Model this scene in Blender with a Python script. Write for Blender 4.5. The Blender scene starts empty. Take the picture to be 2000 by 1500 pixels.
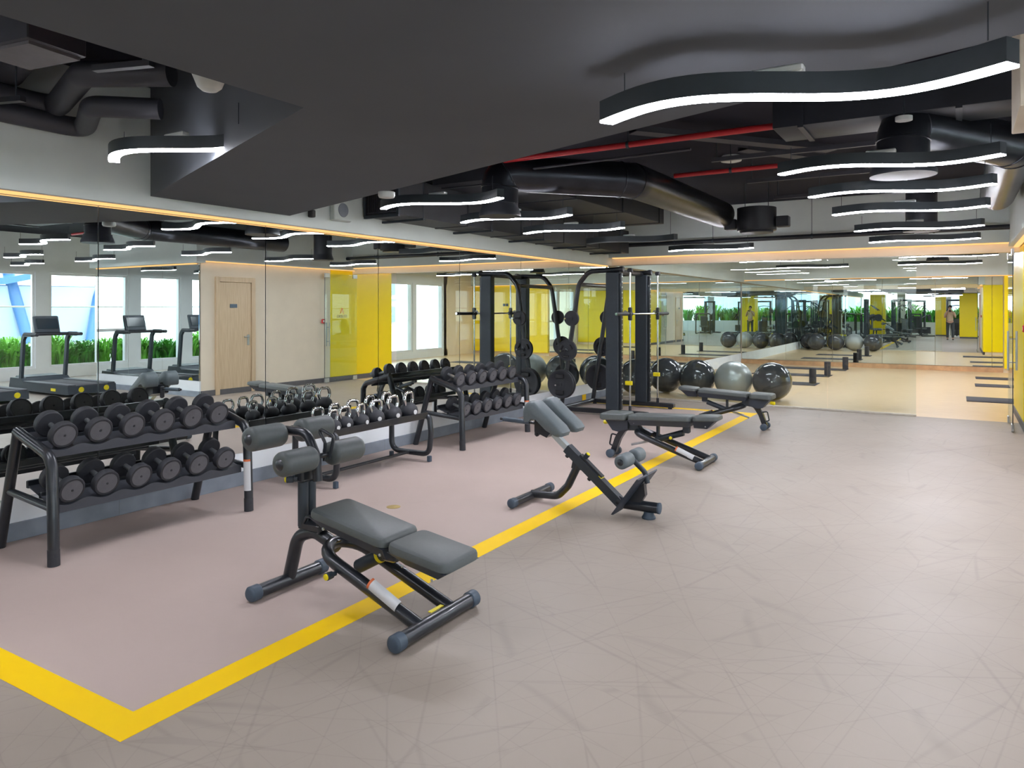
import bpy, math, random
from mathutils import Vector, Matrix
random.seed(7)
PI = math.pi
sc = bpy.context.scene
COL = sc.collection
# ------------------------------------------------------------------ camera, sky, exposure
cam_d = bpy.data.cameras.new('camera'); cam = bpy.data.objects.new('camera', cam_d); COL.objects.link(cam)
cam.location = (0, 0, 1.55); cam.rotation_euler = (PI/2, 0, math.atan2(873, 1437))
cam_d.sensor_width = 36; cam_d.lens = 36*1437/2000; cam_d.shift_y = -145/2000
cam_d.clip_start = .05; cam_d.clip_end = 400
sc.camera = cam
sc.view_settings.view_transform = 'Standard'; sc.view_settings.look = 'None'
sc.view_settings.gamma = 1; sc.view_settings.use_curve_mapping = False
sc.view_settings.exposure = -0.24
SKY = 6.0; LAMP = 120.0; COVE = 1.7
w = bpy.data.worlds.new('sky'); sc.world = w; w.use_nodes = True
nt = w.node_tree; nt.nodes.clear()
out = nt.nodes.new('ShaderNodeOutputWorld'); bg = nt.nodes.new('ShaderNodeBackground')
tc = nt.nodes.new('ShaderNodeTexCoord'); sep = nt.nodes.new('ShaderNodeSeparateXYZ')
rmp = nt.nodes.new('ShaderNodeValToRGB'); nz = nt.nodes.new('ShaderNodeTexNoise'); mx = nt.nodes.new('ShaderNodeMixRGB')
nz.inputs['Scale'].default_value = 2.2; nz.inputs['Detail'].default_value = 5
rmp.color_ramp.elements[0].position = 0.45; rmp.color_ramp.elements[0].color = (.93, .97, 1, 1)
rmp.color_ramp.elements[1].position = 0.9; rmp.color_ramp.elements[1].color = (.50, .74, 1, 1)
nt.links.new(tc.outputs['Generated'], sep.inputs[0]); nt.links.new(tc.outputs['Generated'], nz.inputs['Vector'])
ma = nt.nodes.new('ShaderNodeMath'); ma.operation = 'MULTIPLY_ADD'; ma.inputs[1].default_value = .5; ma.inputs[2].default_value = .45
nt.links.new(sep.outputs['Z'], ma.inputs[0]); nt.links.new(ma.outputs[0], rmp.inputs[0])
mx.inputs['Color2'].default_value = (1, 1, 1, 1)
nt.links.new(nz.outputs['Fac'], mx.inputs['Fac']); nt.links.new(rmp.outputs[0], mx.inputs['Color1'])
nt.links.new(mx.outputs[0], bg.inputs['Color']); bg.inputs['Strength'].default_value = SKY
nt.links.new(bg.outputs[0], out.inputs[0])
sun_d = bpy.data.lights.new('sun', 'SUN'); sun_d.energy = 2.0; sun_d.angle = .3; sun_d.color = (1, .97, .9)
sun = bpy.data.objects.new('sun', sun_d); COL.objects.link(sun); sun.rotation_euler = (math.radians(18), math.radians(-20), 0)
cy = sc.cycles
cy.max_bounces = 14; cy.diffuse_bounces = 5; cy.glossy_bounces = 8; cy.transmission_bounces = 6; cy.transparent_max_bounces = 16
cy.sample_clamp_indirect = 6.0; cy.caustics_reflective = False; cy.caustics_refractive = False; cy.blur_glossy = .5

def portal(x, y, z, sx, sy, rot):
    d = bpy.data.lights.new('window_portal', 'AREA'); d.shape = 'RECTANGLE'; d.size = sx; d.size_y = sy
    d.cycles.is_portal = True
    o = bpy.data.objects.new('window_portal', d); COL.objects.link(o); o.location = (x, y, z); o.rotation_euler = rot
portal(6.9, 1.7, 1.3, 2.3, 21, (0, PI/2, 0))          # daylight through the window wall
portal(0.5, -9.1, 1.7, 12.4, 1.9, (PI/2, 0, 0))
portal(4.1, 17.0, 1.3, 2.3, 7, (0, PI/2, 0))

# ------------------------------------------------------------------ materials
def lin(c):
    return tuple((v/255/12.92 if v/255 <= .04045 else ((v/255+.055)/1.055)**2.4) for v in c)
MATS = {}
def mat(name, rgb, rough=.5, metal=0., spec=.5, noise=.08, nscale=18., bump=0., emit=None, estr=0., coat=0., dist=.002):
    m = bpy.data.materials.new(name); m.use_nodes = True; n = m.node_tree.nodes; l = m.node_tree.links
    b = n['Principled BSDF']; c = lin(rgb)
    b.inputs['Roughness'].default_value = rough; b.inputs['Metallic'].default_value = metal
    b.inputs['Specular IOR Level'].default_value = spec; b.inputs['Coat Weight'].default_value = coat
    t = n.new('ShaderNodeTexCoord'); z = n.new('ShaderNodeTexNoise'); z.inputs['Scale'].default_value = nscale; z.inputs['Detail'].default_value = 4
    l.new(t.outputs['Object'], z.inputs['Vector'])
    r = n.new('ShaderNodeValToRGB')
    r.color_ramp.elements[0].position = .3; r.color_ramp.elements[1].position = .7
    r.color_ramp.elements[0].color = tuple(v*(1-noise) for v in c)+(1,); r.color_ramp.elements[1].color = tuple(min(1, v*(1+noise)) for v in c)+(1,)
    l.new(z.outputs['Fac'], r.inputs[0]); l.new(r.outputs[0], b.inputs['Base Color'])
    if bump:
        bp = n.new('ShaderNodeBump'); bp.inputs['Strength'].default_value = bump; bp.inputs['Distance'].default_value = dist
        z2 = n.new('ShaderNodeTexNoise'); z2.inputs['Scale'].default_value = nscale*12; l.new(t.outputs['Object'], z2.inputs['Vector'])
        l.new(z2.outputs['Fac'], bp.inputs['Height']); l.new(bp.outputs[0], b.inputs['Normal'])
    if emit:
        b.inputs['Emission Color'].default_value = lin(emit)+(1,); b.inputs['Emission Strength'].default_value = estr
    MATS[name] = m; return m
M = MATS
mat('plaster_grey', (220, 228, 224), .8, noise=.03, nscale=3, bump=.1)
mat('plaster_cream', (242, 230, 208), .8, noise=.03, nscale=3, bump=.1)
mat('plaster_white', (240, 245, 248), .7, noise=.03, nscale=3)
mat('slab_charcoal', (88, 92, 98), .75, noise=.06, nscale=1.2, spec=.3)
mat('ceiling_black', (27, 27, 39), .85, noise=.2, nscale=2, spec=.2)
mat('duct_matt', (30, 33, 40), .5, noise=.2, nscale=6)
mat('duct_matt_grey', (54, 55, 62), .55, noise=.1, nscale=6)
mat('duct_gloss', (52, 54, 60), .3, metal=.8, noise=.2, nscale=5)
mat('pipe_red', (178, 38, 44), .4, noise=.08)
mat('frame_metal', (40, 44, 50), .33, metal=.35, noise=.12, spec=.6, coat=.25)
mat('frame_matt', (48, 56, 64), .5, metal=.2, noise=.06)
mat('tray_metal', (58, 61, 68), .55, metal=.1, noise=.06)
mat('rubber_cap', (66, 80, 94), .55, noise=.08)
mat('rubber_dark', (42, 44, 50), .6, noise=.1, bump=.1)
mat('rubber_face', (92, 93, 98), .62, noise=.08, nscale=30)
mat('vinyl_pad', (80, 86, 86), .5, noise=.05, nscale=60, bump=.25, dist=.0006)
mat('vinyl_pad_light', (96, 106, 110), .5, noise=.05, nscale=60, bump=.25, dist=.0006)
mat('pad_shell', (48, 55, 66), .5, noise=.05)
mat('chrome', (215, 218, 220), .12, metal=1., noise=.02)
mat('steel_brushed', (190, 195, 198), .3, metal=.9, noise=.04)
mat('alu_white', (196, 206, 208), .35, metal=.5, noise=.03)
mat('yellow_plastic', (236, 218, 24), .4, noise=.04)
mat('yellow_panel', (255, 226, 0), .3, noise=.02, nscale=2)
mat('yellow_tape', (255, 208, 0), .6, spec=.25, noise=.03, nscale=3)
mat('sticker_white', (206, 208, 210), .5, noise=.02)
mat('sticker_orange', (214, 112, 66), .5, noise=.02)
mat('lamp_body', (46, 54, 60), .45, noise=.06)
mat('lamp_off', (120, 126, 130), .5, noise=.02)
mat('white_plastic', (226, 230, 228), .4, noise=.02)
mat('skirting_grey', (132, 141, 152), .55, noise=.12, nscale=7)
mat('skirting_dark', (92, 90, 92), .6, noise=.08)
mat('oak_skirting', (190, 150, 110), .5, noise=.2, nscale=6)
mat('window_frame', (236, 238, 240), .4, noise=.02)
mat('ball_dark', (66, 68, 72), .16, noise=.08, nscale=4, coat=.4)
mat('ball_silver', (176, 180, 178), .32, metal=.35, noise=.05, nscale=4)
mat('mat_black', (56, 55, 60), .8, noise=.08)
mat('leaf', (70, 140, 42), .5, noise=.45, nscale=5)
mat('leaf_light', (118, 182, 60), .5, noise=.4, nscale=5)
mat('soil', (70, 60, 50), .9)
mat('terrace', (214, 214, 208), .8, noise=.05)
mat('facade_white', (175, 195, 215), .7, noise=.03)
mat('facade_blue', (70, 118, 170), .3, noise=.1)
mat('screen', (20, 24, 28), .2, emit=(60, 90, 110), estr=.25)
mat('sign_dark', (70, 84, 96), .4)
mat('logo_red', (222, 60, 40), .5); mat('logo_grey', (78, 84, 86), .5)
mat('mesh_black', (30, 30, 34), .6)
mat('floor_trim', (206, 200, 188), .4, metal=.3)
mat('brass', (190, 168, 110), .45, metal=.5, noise=.1)
def emitter(name, rgb, s):
    m = bpy.data.materials.new(name); m.use_nodes = True; n = m.node_tree.nodes; n.clear()
    o = n.new('ShaderNodeOutputMaterial'); e = n.new('ShaderNodeEmission'); e.inputs[0].default_value = lin(rgb)+(1,); e.inputs[1].default_value = s
    m.node_tree.links.new(e.outputs[0], o.inputs[0]); MATS[name] = m
emitter('lamp_light', (246, 246, 255), LAMP); emitter('cove_light', (255, 190, 120), COVE)
def mirror_mat():
    m = bpy.data.materials.new('mirror_glass'); m.use_nodes = True; n = m.node_tree.nodes; n.clear()
    o = n.new('ShaderNodeOutputMaterial'); g = n.new('ShaderNodeBsdfGlossy'); g.inputs['Color'].default_value = (.86, .92, .90, 1); g.inputs['Roughness'].default_value = 0.0
    t = n.new('ShaderNodeTexCoord'); z = n.new('ShaderNodeTexNoise'); z.inputs['Scale'].default_value = .8; z.inputs['Detail'].default_value = 0
    b = n.new('ShaderNodeBump'); b.inputs['Strength'].default_value = .15; b.inputs['Distance'].default_value = .004
    l = m.node_tree.links; l.new(t.outputs['Object'], z.inputs['Vector']); l.new(z.outputs['Fac'], b.inputs['Height']); l.new(b.outputs[0], g.inputs['Normal'])
    l.new(g.outputs[0], o.inputs[0]); MATS['mirror_glass'] = m
mirror_mat()
def glass_mat(name, tint, refl=1.0):
    m = bpy.data.materials.new(name); m.use_nodes = True; n = m.node_tree.nodes; n.clear(); l = m.node_tree.links
    o = n.new('ShaderNodeOutputMaterial'); g = n.new('ShaderNodeBsdfGlossy'); g.inputs['Roughness'].default_value = 0.0
    t = n.new('ShaderNodeBsdfTransparent'); t.inputs[0].default_value = tint+(1,)
    lw = n.new('ShaderNodeLayerWeight'); lw.inputs[0].default_value = .5; f = n.new('ShaderNodeMath'); f.operation = 'POWER'; f.inputs[1].default_value = 4.0; l.new(lw.outputs['Facing'], f.inputs[0]); k = n.new('ShaderNodeMath'); k.operation = 'MULTIPLY_ADD'; k.inputs[1].default_value = refl*.6; k.inputs[2].default_value = .035*refl
    x = n.new('ShaderNodeMixShader'); l.new(f.outputs[0], k.inputs[0]); l.new(k.outputs[0], x.inputs[0]); l.new(t.outputs[0], x.inputs[1]); l.new(g.outputs[0], x.inputs[2]); l.new(x.outputs[0], o.inputs[0])
    MATS[name] = m
glass_mat('partition_glass', (.93, .97, .96), .9); glass_mat('window_glass', (.95, .98, .98), .7)
def wood_mat(name, c1, c2, sx):
    m = mat(name, c1, .45); n = m.node_tree.nodes; l = m.node_tree.links; b = n['Principled BSDF']
    t = n.new('ShaderNodeTexCoord'); mp = n.new('ShaderNodeMapping'); mp.inputs['Scale'].default_value = sx
    z = n.new('ShaderNodeTexNoise'); z.inputs['Scale'].default_value = 3; z.inputs['Detail'].default_value = 6
    r = n.new('ShaderNodeValToRGB'); r.color_ramp.elements[0].position = .35; r.color_ramp.elements[1].position = .65
    r.color_ramp.elements[0].color = lin(c1)+(1,); r.color_ramp.elements[1].color = lin(c2)+(1,)
    l.new(t.outputs['Object'], mp.inputs[0]); l.new(mp.outputs[0], z.inputs['Vector']); l.new(z.outputs['Fac'], r.inputs[0]); l.new(r.outputs[0], b.inputs['Base Color'])
wood_mat('door_oak', (196, 172, 140), (210, 188, 156), (14, 14, 1))
wood_mat('studio_laminate', (220, 188, 142), (232, 202, 158), (1, 8, 1))
M['studio_laminate'].node_tree.nodes['Principled BSDF'].inputs['Roughness'].default_value = .3
def floor_mat(name, c, scratch):
    m = mat(name, c, .42, noise=.05, nscale=.9, spec=.28); n = m.node_tree.nodes; l = m.node_tree.links; b = n['Principled BSDF']
    base = b.inputs['Base Color'].links[0].from_socket; t = n.new('ShaderNodeTexCoord')
    # patchy gloss
    z = n.new('ShaderNodeTexNoise'); z.inputs['Scale'].default_value = 1.3; z.inputs['Detail'].default_value = 3
    r = n.new('ShaderNodeMapRange'); r.inputs[3].default_value = .38; r.inputs[4].default_value = .55
    l.new(t.outputs['Object'], z.inputs['Vector']); l.new(z.outputs['Fac'], r.inputs[0]); l.new(r.outputs[0], b.inputs['Roughness'])
    cur = base
    for i, (rot, scl) in enumerate([(.4, (.3, 3.2, 1)), (1.35, (.35, 4.2, 1)), (2.2, (.3, 3.0, 1)), (2.9, (.4, 4.5, 1)), (.95, (.35, 3.6, 1))][:(5 if scratch else 1)]):
        mp = n.new('ShaderNodeMapping'); mp.vector_type = 'TEXTURE'; mp.inputs['Rotation'].default_value = (0, 0, rot); mp.inputs['Scale'].default_value = (1/scl[0], 1/scl[1], 1)
        nn = n.new('ShaderNodeTexNoise'); nn.inputs['Scale'].default_value = .6; nn.inputs['Detail'].default_value = 1
        ad = n.new('ShaderNodeMixRGB'); ad.blend_type = 'ADD'; ad.inputs[0].default_value = .05
        v = n.new('ShaderNodeTexVoronoi'); v.feature = 'DISTANCE_TO_EDGE'; v.inputs['Scale'].default_value = 1.1
        l.new(t.outputs['Object'], mp.inputs[0]); l.new(mp.outputs[0], nn.inputs['Vector']); l.new(mp.outputs[0], ad.inputs[1]); l.new(nn.outputs['Color'], ad.inputs[2]); l.new(ad.outputs[0], v.inputs['Vector'])
        rr = n.new('ShaderNodeMapRange'); rr.inputs[1].default_value = .002; rr.inputs[2].default_value = .011; rr.inputs[3].default_value = (.3 if scratch else .06); rr.inputs[4].default_value = 0
        mk = n.new('ShaderNodeTexNoise'); mk.inputs['Scale'].default_value = 1.7+i; ml = n.new('ShaderNodeMath'); ml.operation = 'MULTIPLY'
        l.new(t.outputs['Object'], mk.inputs['Vector']); l.new(v.outputs['Distance'], rr.inputs[0]); l.new(rr.outputs[0], ml.inputs[0]); l.new(mk.outputs['Fac'], ml.inputs[1])
        mm = n.new('ShaderNodeMixRGB'); mm.inputs[2].default_value = lin((104, 96, 92))+(1,)
        l.new(ml.outputs[0], mm.inputs[0]); l.new(cur, mm.inputs[1]); cur = mm.outputs[0]
    l.new(cur, b.inputs['Base Color'])
floor_mat('vinyl_floor', (158, 147, 136), True); floor_mat('vinyl_floor_mauve', (186, 169, 161), False)

# ------------------------------------------------------------------ mesh helpers
def frame(d, up=None):
    d = Vector(d).normalized()
    u = Vector(up) if up else (Vector((0, 0, 1)) if abs(d.z) < .95 else Vector((1, 0, 0)))
    x = u.cross(d).normalized(); y = d.cross(x).normalized()
    return x, y, d
def fillet(pts, rad, k=6):
    pts = [Vector(p) for p in pts]; res = [pts[0]]
    if not isinstance(rad, (list, tuple)): rad = [rad]*len(pts)
    for i in range(1, len(pts)-1):
        a, b, c = pts[i-1], pts[i], pts[i+1]; u = (a-b).normalized(); v = (c-b).normalized()
        ang = u.angle(v)
        if ang > PI-.02 or rad[i] <= 0: res.append(b); continue
        t = min(rad[i]/math.tan(ang/2), .49*(a-b).length, .49*(c-b).length)
        p0 = b+u*t; p1 = b+v*t
        for j in range(k+1):
            s = j/k; res.append(p0*(1-s)**2+b*2*s*(1-s)+p1*s*s)
    res.append(pts[-1]); return res
class MB:
    def __init__(s): s.v = []; s.f = []
    def ring(s, pts): b = len(s.v); s.v += [tuple(p) for p in pts]; return list(range(b, b+len(pts)))
    def bridge(s, a, b, close=True):
        n = len(a)
        for i in range(n if close else n-1): j = (i+1) % n; s.f.append((a[i], a[j], b[j], b[i]))
    def loft(s, rings, caps=True, closed=False):
        R = [s.ring(r) for r in rings]
        for a, b in zip(R, R[1:]): s.bridge(a, b)
        if closed: s.bridge(R[-1], R[0])
        elif caps: s.f.append(tuple(reversed(R[0]))); s.f.append(tuple(R[-1]))
        return s
    def box(s, c, d, bev=0., rz=0., ry=0., mtx=None):
        cx, cy_, cz = c; x, y, z = d[0]/2, d[1]/2, d[2]/2
        R = mtx or (Matrix.Rotation(rz, 3, 'Z') @ Matrix.Rotation(ry, 3, 'Y'))
        def P(a, b, e): return tuple(Vector(c)+R @ Vector((a, b, e)))
        if bev <= 0:
            return s.loft([[P(-x, -y, -z), P(x, -y, -z), P(x, y, -z), P(-x, y, -z)], [P(-x, -y, z), P(x, -y, z), P(x, y, z), P(-x, y, z)]])
        q = min(bev, .45*min(d)); rg = []
        for (e, ins) in ((-z, q), (-z+q, 0), (z-q, 0), (z, q)):
            a, b = x-ins, y-ins; o = q*.9
            rg.append([P(-a+o, -b, e), P(a-o, -b, e), P(a, -b+o, e), P(a, b-o, e), P(a-o, b, e), P(-a+o, b, e), P(-a, b-o, e), P(-a, -b+o, e)])
        return s.loft(rg)
    def tube(s, pts, r, n=12, closed=False, caps=True):
        pts = [Vector(p) for p in pts]; m = len(pts)
        rr = r if isinstance(r, (list, tuple)) else [r]*m
        x = None; rings = []
        for i, p in enumerate(pts):
            if closed: d = pts[(i+1) % m]-pts[i-1]
            else: d = (pts[min(i+1, m-1)]-pts[max(i-1, 0)])
            d = d.normalized()
            if x is None: x, y, _ = frame(d)
            else: x = (x-d*x.dot(d)).normalized(); y = d.cross(x)
            rings.append([p+(x*math.cos(2*PI*k/n)+y*math.sin(2*PI*k/n))*rr[i] for k in range(n)])
        return s.loft(rings, caps=caps, closed=closed)
    def sweep(s, pts, prof, up=(0, 0, 1)):
        pts = [Vector(p) for p in pts]; m = len(pts); rings = []
        for i, p in enumerate(pts):
            d = (pts[min(i+1, m-1)]-pts[max(i-1, 0)]).normalized(); x = d.cross(Vector(up)).normalized(); y = x.cross(d)
            rings.append([p+x*a+y*b for a, b in prof])
        return s.loft(rings)
    def lathe(s, prof, o, d, n=20):
        x, y, d = frame(d); o = Vector(o); rings = []
        for a, r in prof: rings.append([o+d*a+(x*math.cos(2*PI*k/n)+y*math.sin(2*PI*k/n))*max(r, .0005) for k in range(n)])
        return s.loft(rings)
    def prism(s, poly, axis, a, b):
        def P(u, v, t): return {'x': (t, u, v), 'y': (u, t, v), 'z': (u, v, t)}[axis]
        return s.loft([[P(u, v, a) for u, v in poly], [P(u, v, b) for u, v in poly]])
    def pad(s, x0, x1, y0, y1, z0, z1, th, rc=.04, rb=.018, k=4):
        """padded slab, top height z0 at x0 and z1 at x1"""
        rg = []
        for (dz, ins) in ((-th, rb*.6), (-th+rb*.5, 0), (-rb, 0), (-rb*.35, rb*.25), (0, rb)):
            a0, a1, b0, b1 = x0+ins, x1-ins, y0+ins, y1-ins; R = max(rc-ins, .004); ring = []
            for (cx, cy_, st) in ((a1-R, b1-R, 0), (a0+R, b1-R, 1), (a0+R, b0+R, 2), (a1-R, b0+R, 3)):
                for j in range(k+1):
                    an = st*PI/2+j/k*PI/2; px = cx+R*math.cos(an); py = cy_+R*math.sin(an)
                    ring.append((px, py, z0+(z1-z0)*(px-x0)/(x1-x0)+dz))
            rg.append(ring)
        return s.loft(rg)
    def build(s, name, m, parent=None, sharp=38, loc=None):
        me = bpy.data.meshes.new(name); me.from_pydata(s.v, [], s.f); me.validate()
        me.materials.append(M[m]); me.shade_smooth(); me.set_sharp_from_angle(angle=math.radians(sharp))
        o = bpy.data.objects.new(name, me); COL.objects.link(o)
        if parent: o.parent = parent
        if loc: o.location = loc
        return o
def tag(o, label=None, cat=None, group=None, kind=None):
    if label: o['label'] = label
    if cat: o['category'] = cat
    if group: o['group'] = group
    if kind: o['kind'] = kind
    return o
def thing(name, label, cat, loc=(0, 0, 0), rz=0., group=None):
    o = bpy.data.objects.new(name, None); COL.objects.link(o); o.location = loc; o.rotation_euler = (0, 0, rz)
    o.empty_display_size = .1
    return tag(o, label, cat, group)
def copy_tree(o, parent=None):
    c = o.copy(); COL.objects.link(c); c.parent = parent
    for ch in o.children: copy_tree(ch, c)
    return c
def B(name, c, d, m, parent=None, bev=0., **k): return MB().box(c, d, bev, **k).build(name, m, parent)
def S(name, c, d, m, parent=None, bev=0.):
    o = B(name, c, d, m, parent, bev); o['kind'] = 'structure'; return o
def BB(x0, x1, y0, y1, z0, z1): return ((x0+x1)/2, (y0+y1)/2, (z0+z1)/2), (x1-x0, y1-y0, z1-z0)
def SX(name, x0, x1, y0, y1, z0, z1, m, parent=None, bev=0.): return S(name, *BB(x0, x1, y0, y1, z0, z1), m, parent, bev)

# ------------------------------------------------------------------ the room
AX = -5.42; H = 3.25
def multi(name, boxes, m):
    mb = MB()
    for b in boxes: mb.box(*BB(*b))
    o = mb.build(name, m); o['kind'] = 'structure'; return o
# floor pieces
multi('floor', [(-5.8, 6.8, -9, 1.525, -.12, 0), (-2.57, 6.8, 1.525, 11.31, -.12, 0), (-5.8, 6.8, 11.31, 12.2, -.12, 0)], 'vinyl_floor')
SX('floor_mauve_zone', -5.8, -2.72, 1.665, 11.17, -.12, 0, 'vinyl_floor_mauve')
tp = MB()
tp.prism([(-5.42, 1.525), (-2.57, 1.525), (-2.57, 11.31), (-5.42, 11.31), (-5.42, 11.17), (-2.72, 11.17), (-2.72, 1.665), (-5.42, 1.665)], 'z', -.05, .0015)
tape = tp.build('floor_line', 'yellow_tape'); tag(tape, 'yellow line marked on the gym floor around the free weights', 'floor marking')
SX('floor_studio', -5.8, 4.0, 12.2, 21.8, -.12, 0, 'studio_laminate')
disc = MB().lathe([(0, .055), (.003, .055), (.004, .048)], (-3.80, 4.46, -.001), (0, 0, 1), 24).build('floor_socket_cover', 'brass')
tag(disc, 'small round brass cover set in the mauve floor', 'floor cover')
# left wall: white strip, skirting, upper beam
multi('wall_left', [(-5.8, AX-.03, -9, 21.9, 0, H), (AX-.03, AX-.002, -9, 21.9, 0, .285)], 'plaster_white')
SX('wall_left_upper', AX-.02, -5.30, -9, 12.2, 2.335, H, 'plaster_grey', bev=.003)
SX('baseboard_left', AX-.02, AX+.012, -9, 12.2, 0, .12, 'skirting_grey', bev=.002)
for y0 in [1.7, 3.2, 4.9, 6.2, 7.9, 9.3]:
    SX('trim_1', AX+.0115, AX+.0125, y0, y0+.004, .005, .115, 'lamp_off', bpy.data.objects['baseboard_left'])
SX('wall_left_studio_upper', AX-.02, -5.30, 12.3, 21.9, 2.335, H, 'plaster_grey')
t_ = thing('yellow_tape_end', 'short piece of yellow tape running up the grey skirting', 'tape', (AX+.014, 11.24, 0))
MB().box((0, 0, .06), (.004, .14, .12)).build('tape_strip', 'yellow_tape', t_)
def cove(name, c, d, label):
    o = B(name, c, d, 'cove_light'); tag(o, label, 'light strip'); return o
cove('cove_light', *BB(AX+.02, -5.35, -8.8, 12.1, 2.318, 2.334), 'warm glowing light strip above the left mirror wall')
# mirrors
def mirror_run(label, axis, pos, a, b, z0, z1, seams, face):
    r = thing('wall_mirror', label, 'mirror', (0, 0, 0))
    ed = [a]+[s for s in seams if a < s < b]+[b]
    for p, q in zip(ed, ed[1:]):
        p += .004; q -= .004
        if axis == 'x': c, d = BB(pos-.008, pos, p, q, z0, z1)
        else: c, d = BB(p, q, pos-.008, pos, z0, z1)
        MB().box(c, d).build('mirror_panel', 'mirror_glass', r)
    return r
mirror_run('long mirror wall of tall panels behind the dumbbell racks', 'x', AX, -8.9, 12.17, .285, 2.315, [3.05+1.53*k for k in range(-8, 7)], 1)
mirror_run('mirror panels on the left wall of the studio', 'x', AX, 12.25, 21.75, .285, 2.34, [12.25+1.53*k for k in range(1, 7)], 1)
mb_ = mirror_run('large mirror wall across the back of the studio', 'y', 21.78, -5.4, .93, .13, 2.38, [-5.4+1.22*k for k in range(1, 6)], -1)
# studio shell
multi('wall_back', [(-5.8, 4.2, 21.8, 22.1, 0, H)], 'plaster_cream')
SX('wall_back_beam', -5.42, 4, 21.62, 21.8, 2.40, H, 'plaster_grey', bev=.003)
SX('baseboard_back', -5.42, .93, 21.76, 21.8, 0, .12, 'oak_skirting', bev=.002)
cove('cove_light', *BB(-5.3, 3.9, 21.64, 21.72, 2.385, 2.399), 'warm light strip along the back wall beam of the studio')
yb = SX('wall_back_yellow', .95, 3.98, 21.70, 21.8, .1, 2.40, 'yellow_panel', bev=.004)
sw = thing('light_switch', 'pair of small dark switches on the yellow back wall', 'switch', (2.6, 21.69, 1.72))
for dx in (-.06, .06): MB().box((dx, 0, 0), (.09, .02, .09), .006).build('switch_plate', 'sign_dark', sw)
# core block between gym and studio (door wall, mirror return)
multi('wall_right', [(.72, 3.95, 8.33, 11.5, 0, H), (.76, 3.95, 11.5, 13.45, 0, H)], 'plaster_cream')
SX('wall_right_yellow', .71, .78, 11.5, 13.49, .1, 2.40, 'yellow_panel', bev=.006)
SX('wall_right_yellow_end', .72, 3.9, 13.45, 13.5, .1, 2.40, 'yellow_panel', bev=.006)
SX('baseboard_right', .70, .73, 8.33, 13.5, 0, .1, 'skirting_dark', bev=.002)
SX('wall_right_beam', .58, .76, 8.2, 13.5, 2.42, H, 'plaster_grey', bev=.003)
cove('cove_light', *BB(.64, .70, 8.3, 13.4, 2.405, 2.419), 'warm light strip above the oak door wall')
SX('wall_return_beam', .58, 3.95, 8.15, 8.33, 2.38, H, 'plaster_grey', bev=.003)
cove('cove_light', *BB(.8, 3.9, 8.25, 8.31, 2.362, 2.379), 'warm light strip above the short mirror return')
SX('wall_return_base', .72, 3.95, 8.30, 8.33, 0, .28, 'plaster_white')
SX('baseboard_return', .70, 3.95, 8.28, 8.31, 0, .1, 'skirting_grey', bev=.002)
r_ = thing('wall_mirror', 'short mirror wall opposite the treadmills', 'mirror')
for p, q in ((.73, 1.8), (1.8, 2.87), (2.87, 3.94)): MB().box(*BB(p+.002, q-.002, 8.30, 8.31, .285, 2.36)).build('mirror_panel', 'mirror_glass', r_)
# ceiling
SX('ceiling', -5.8, 7, -9.2, 22.1, H, H+.2, 'ceiling_black')
sl = MB().prism([(-5.295, 3.38), (-2.41, 2.24), (-2.45, -3), (2.6, -3), (2.6, 1.98), (-1.48, 3.39), (-5.295, 4.75)], 'z', 2.42, H-.001).build('ceiling_slab', 'slab_charcoal'); sl['kind'] = 'structure'
SX('ceiling_bulkhead', .2, 1.3, 3.42, 3.95, 2.33, H, 'plaster_cream', bev=.003)
# beams over the glass partition
SX('wall_far_beam', -5.3, .74, 12.02, 12.45, 2.47, H, 'plaster_grey', bev=.003)
SX('wall_far_header', -5.42, .74, 12.16, 12.28, 2.34, 2.52, 'plaster_cream')
cove('cove_light', *BB(-5.25, .6, 12.06, 12.14, 2.455, 2.469), 'warm light strip over the far glass partition')
# windows
def window_wall(wname, axis, pos, out, a, b, z0, z1, mod, pier, n0, transom=(), base='plaster_white', side_m='plaster_white'):
    """wall with window openings along an axis; out = +1/-1 outward direction"""
    bx = []; th = .22
    def rect(u0, u1, v0, v1, p0=0., p1=th):
        w0, w1 = sorted((pos+out*p0, pos+out*p1))
        return (w0, w1, u0, u1, v0, v1) if axis == 'x' else (u0, u1, w0, w1, v0, v1)
    bx += [rect(a, b, 0, z0), rect(a, b, z1, H)]
    n = int((b-a)/mod); k = n0
    for i in range(n+1):
        p = a+i*mod; bx.append(rect(p, min(p+pier, b), z0, z1))
    multi(wname, bx, base)
    for i in range(n):
        p = a+i*mod+pier; q = min(a+(i+1)*mod, b)
        if q-p < .3: continue
        f = MB(); e = .055
        for (u0, u1, v0, v1) in ((p, p+e, z0, z1), (q-e, q, z0, z1), (p+e, q-e, z0, z0+e), (p+e, q-e, z1-e, z1)): f.box(*BB(*rect(u0, u1, v0, v1, .03, .10)))
        if i % 3 in transom: f.box(*BB(*rect(p+e, q-e, 1.02, 1.09, .03, .10)))
        fo = f.build('window_%d' % k, 'window_frame'); fo['kind'] = 'structure'; k += 1
        MB().box(*BB(*rect(p+e, q-e, z0+e, z1-e, .06, .066))).build('pane', 'window_glass', fo)
    return k
k = window_wall('wall_windows', 'x', 6.8, 1, -8.87, 12.2, .24, 2.40, 1.45, .30, 1, (1,))
k = window_wall('wall_rear', 'y', -9.0, -1, -5.8, 6.8, .72, 2.65, 2.5, .35, k, ())
k = window_wall('wall_studio_windows', 'x', 4.0, 1, 13.5, 20.2, .22, 2.40, 1.62, .16, k, (1,))
multi('wall_studio_right', [(4.0, 4.22, 20.0, 22.1, 0, H)], 'plaster_cream')
multi('wall_alcove', [(3.95, 7.0, 12.2, 12.4, 0, H), (3.95, 4.0, 8.33, 13.5, 0, H)], 'plaster_cream')
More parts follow.
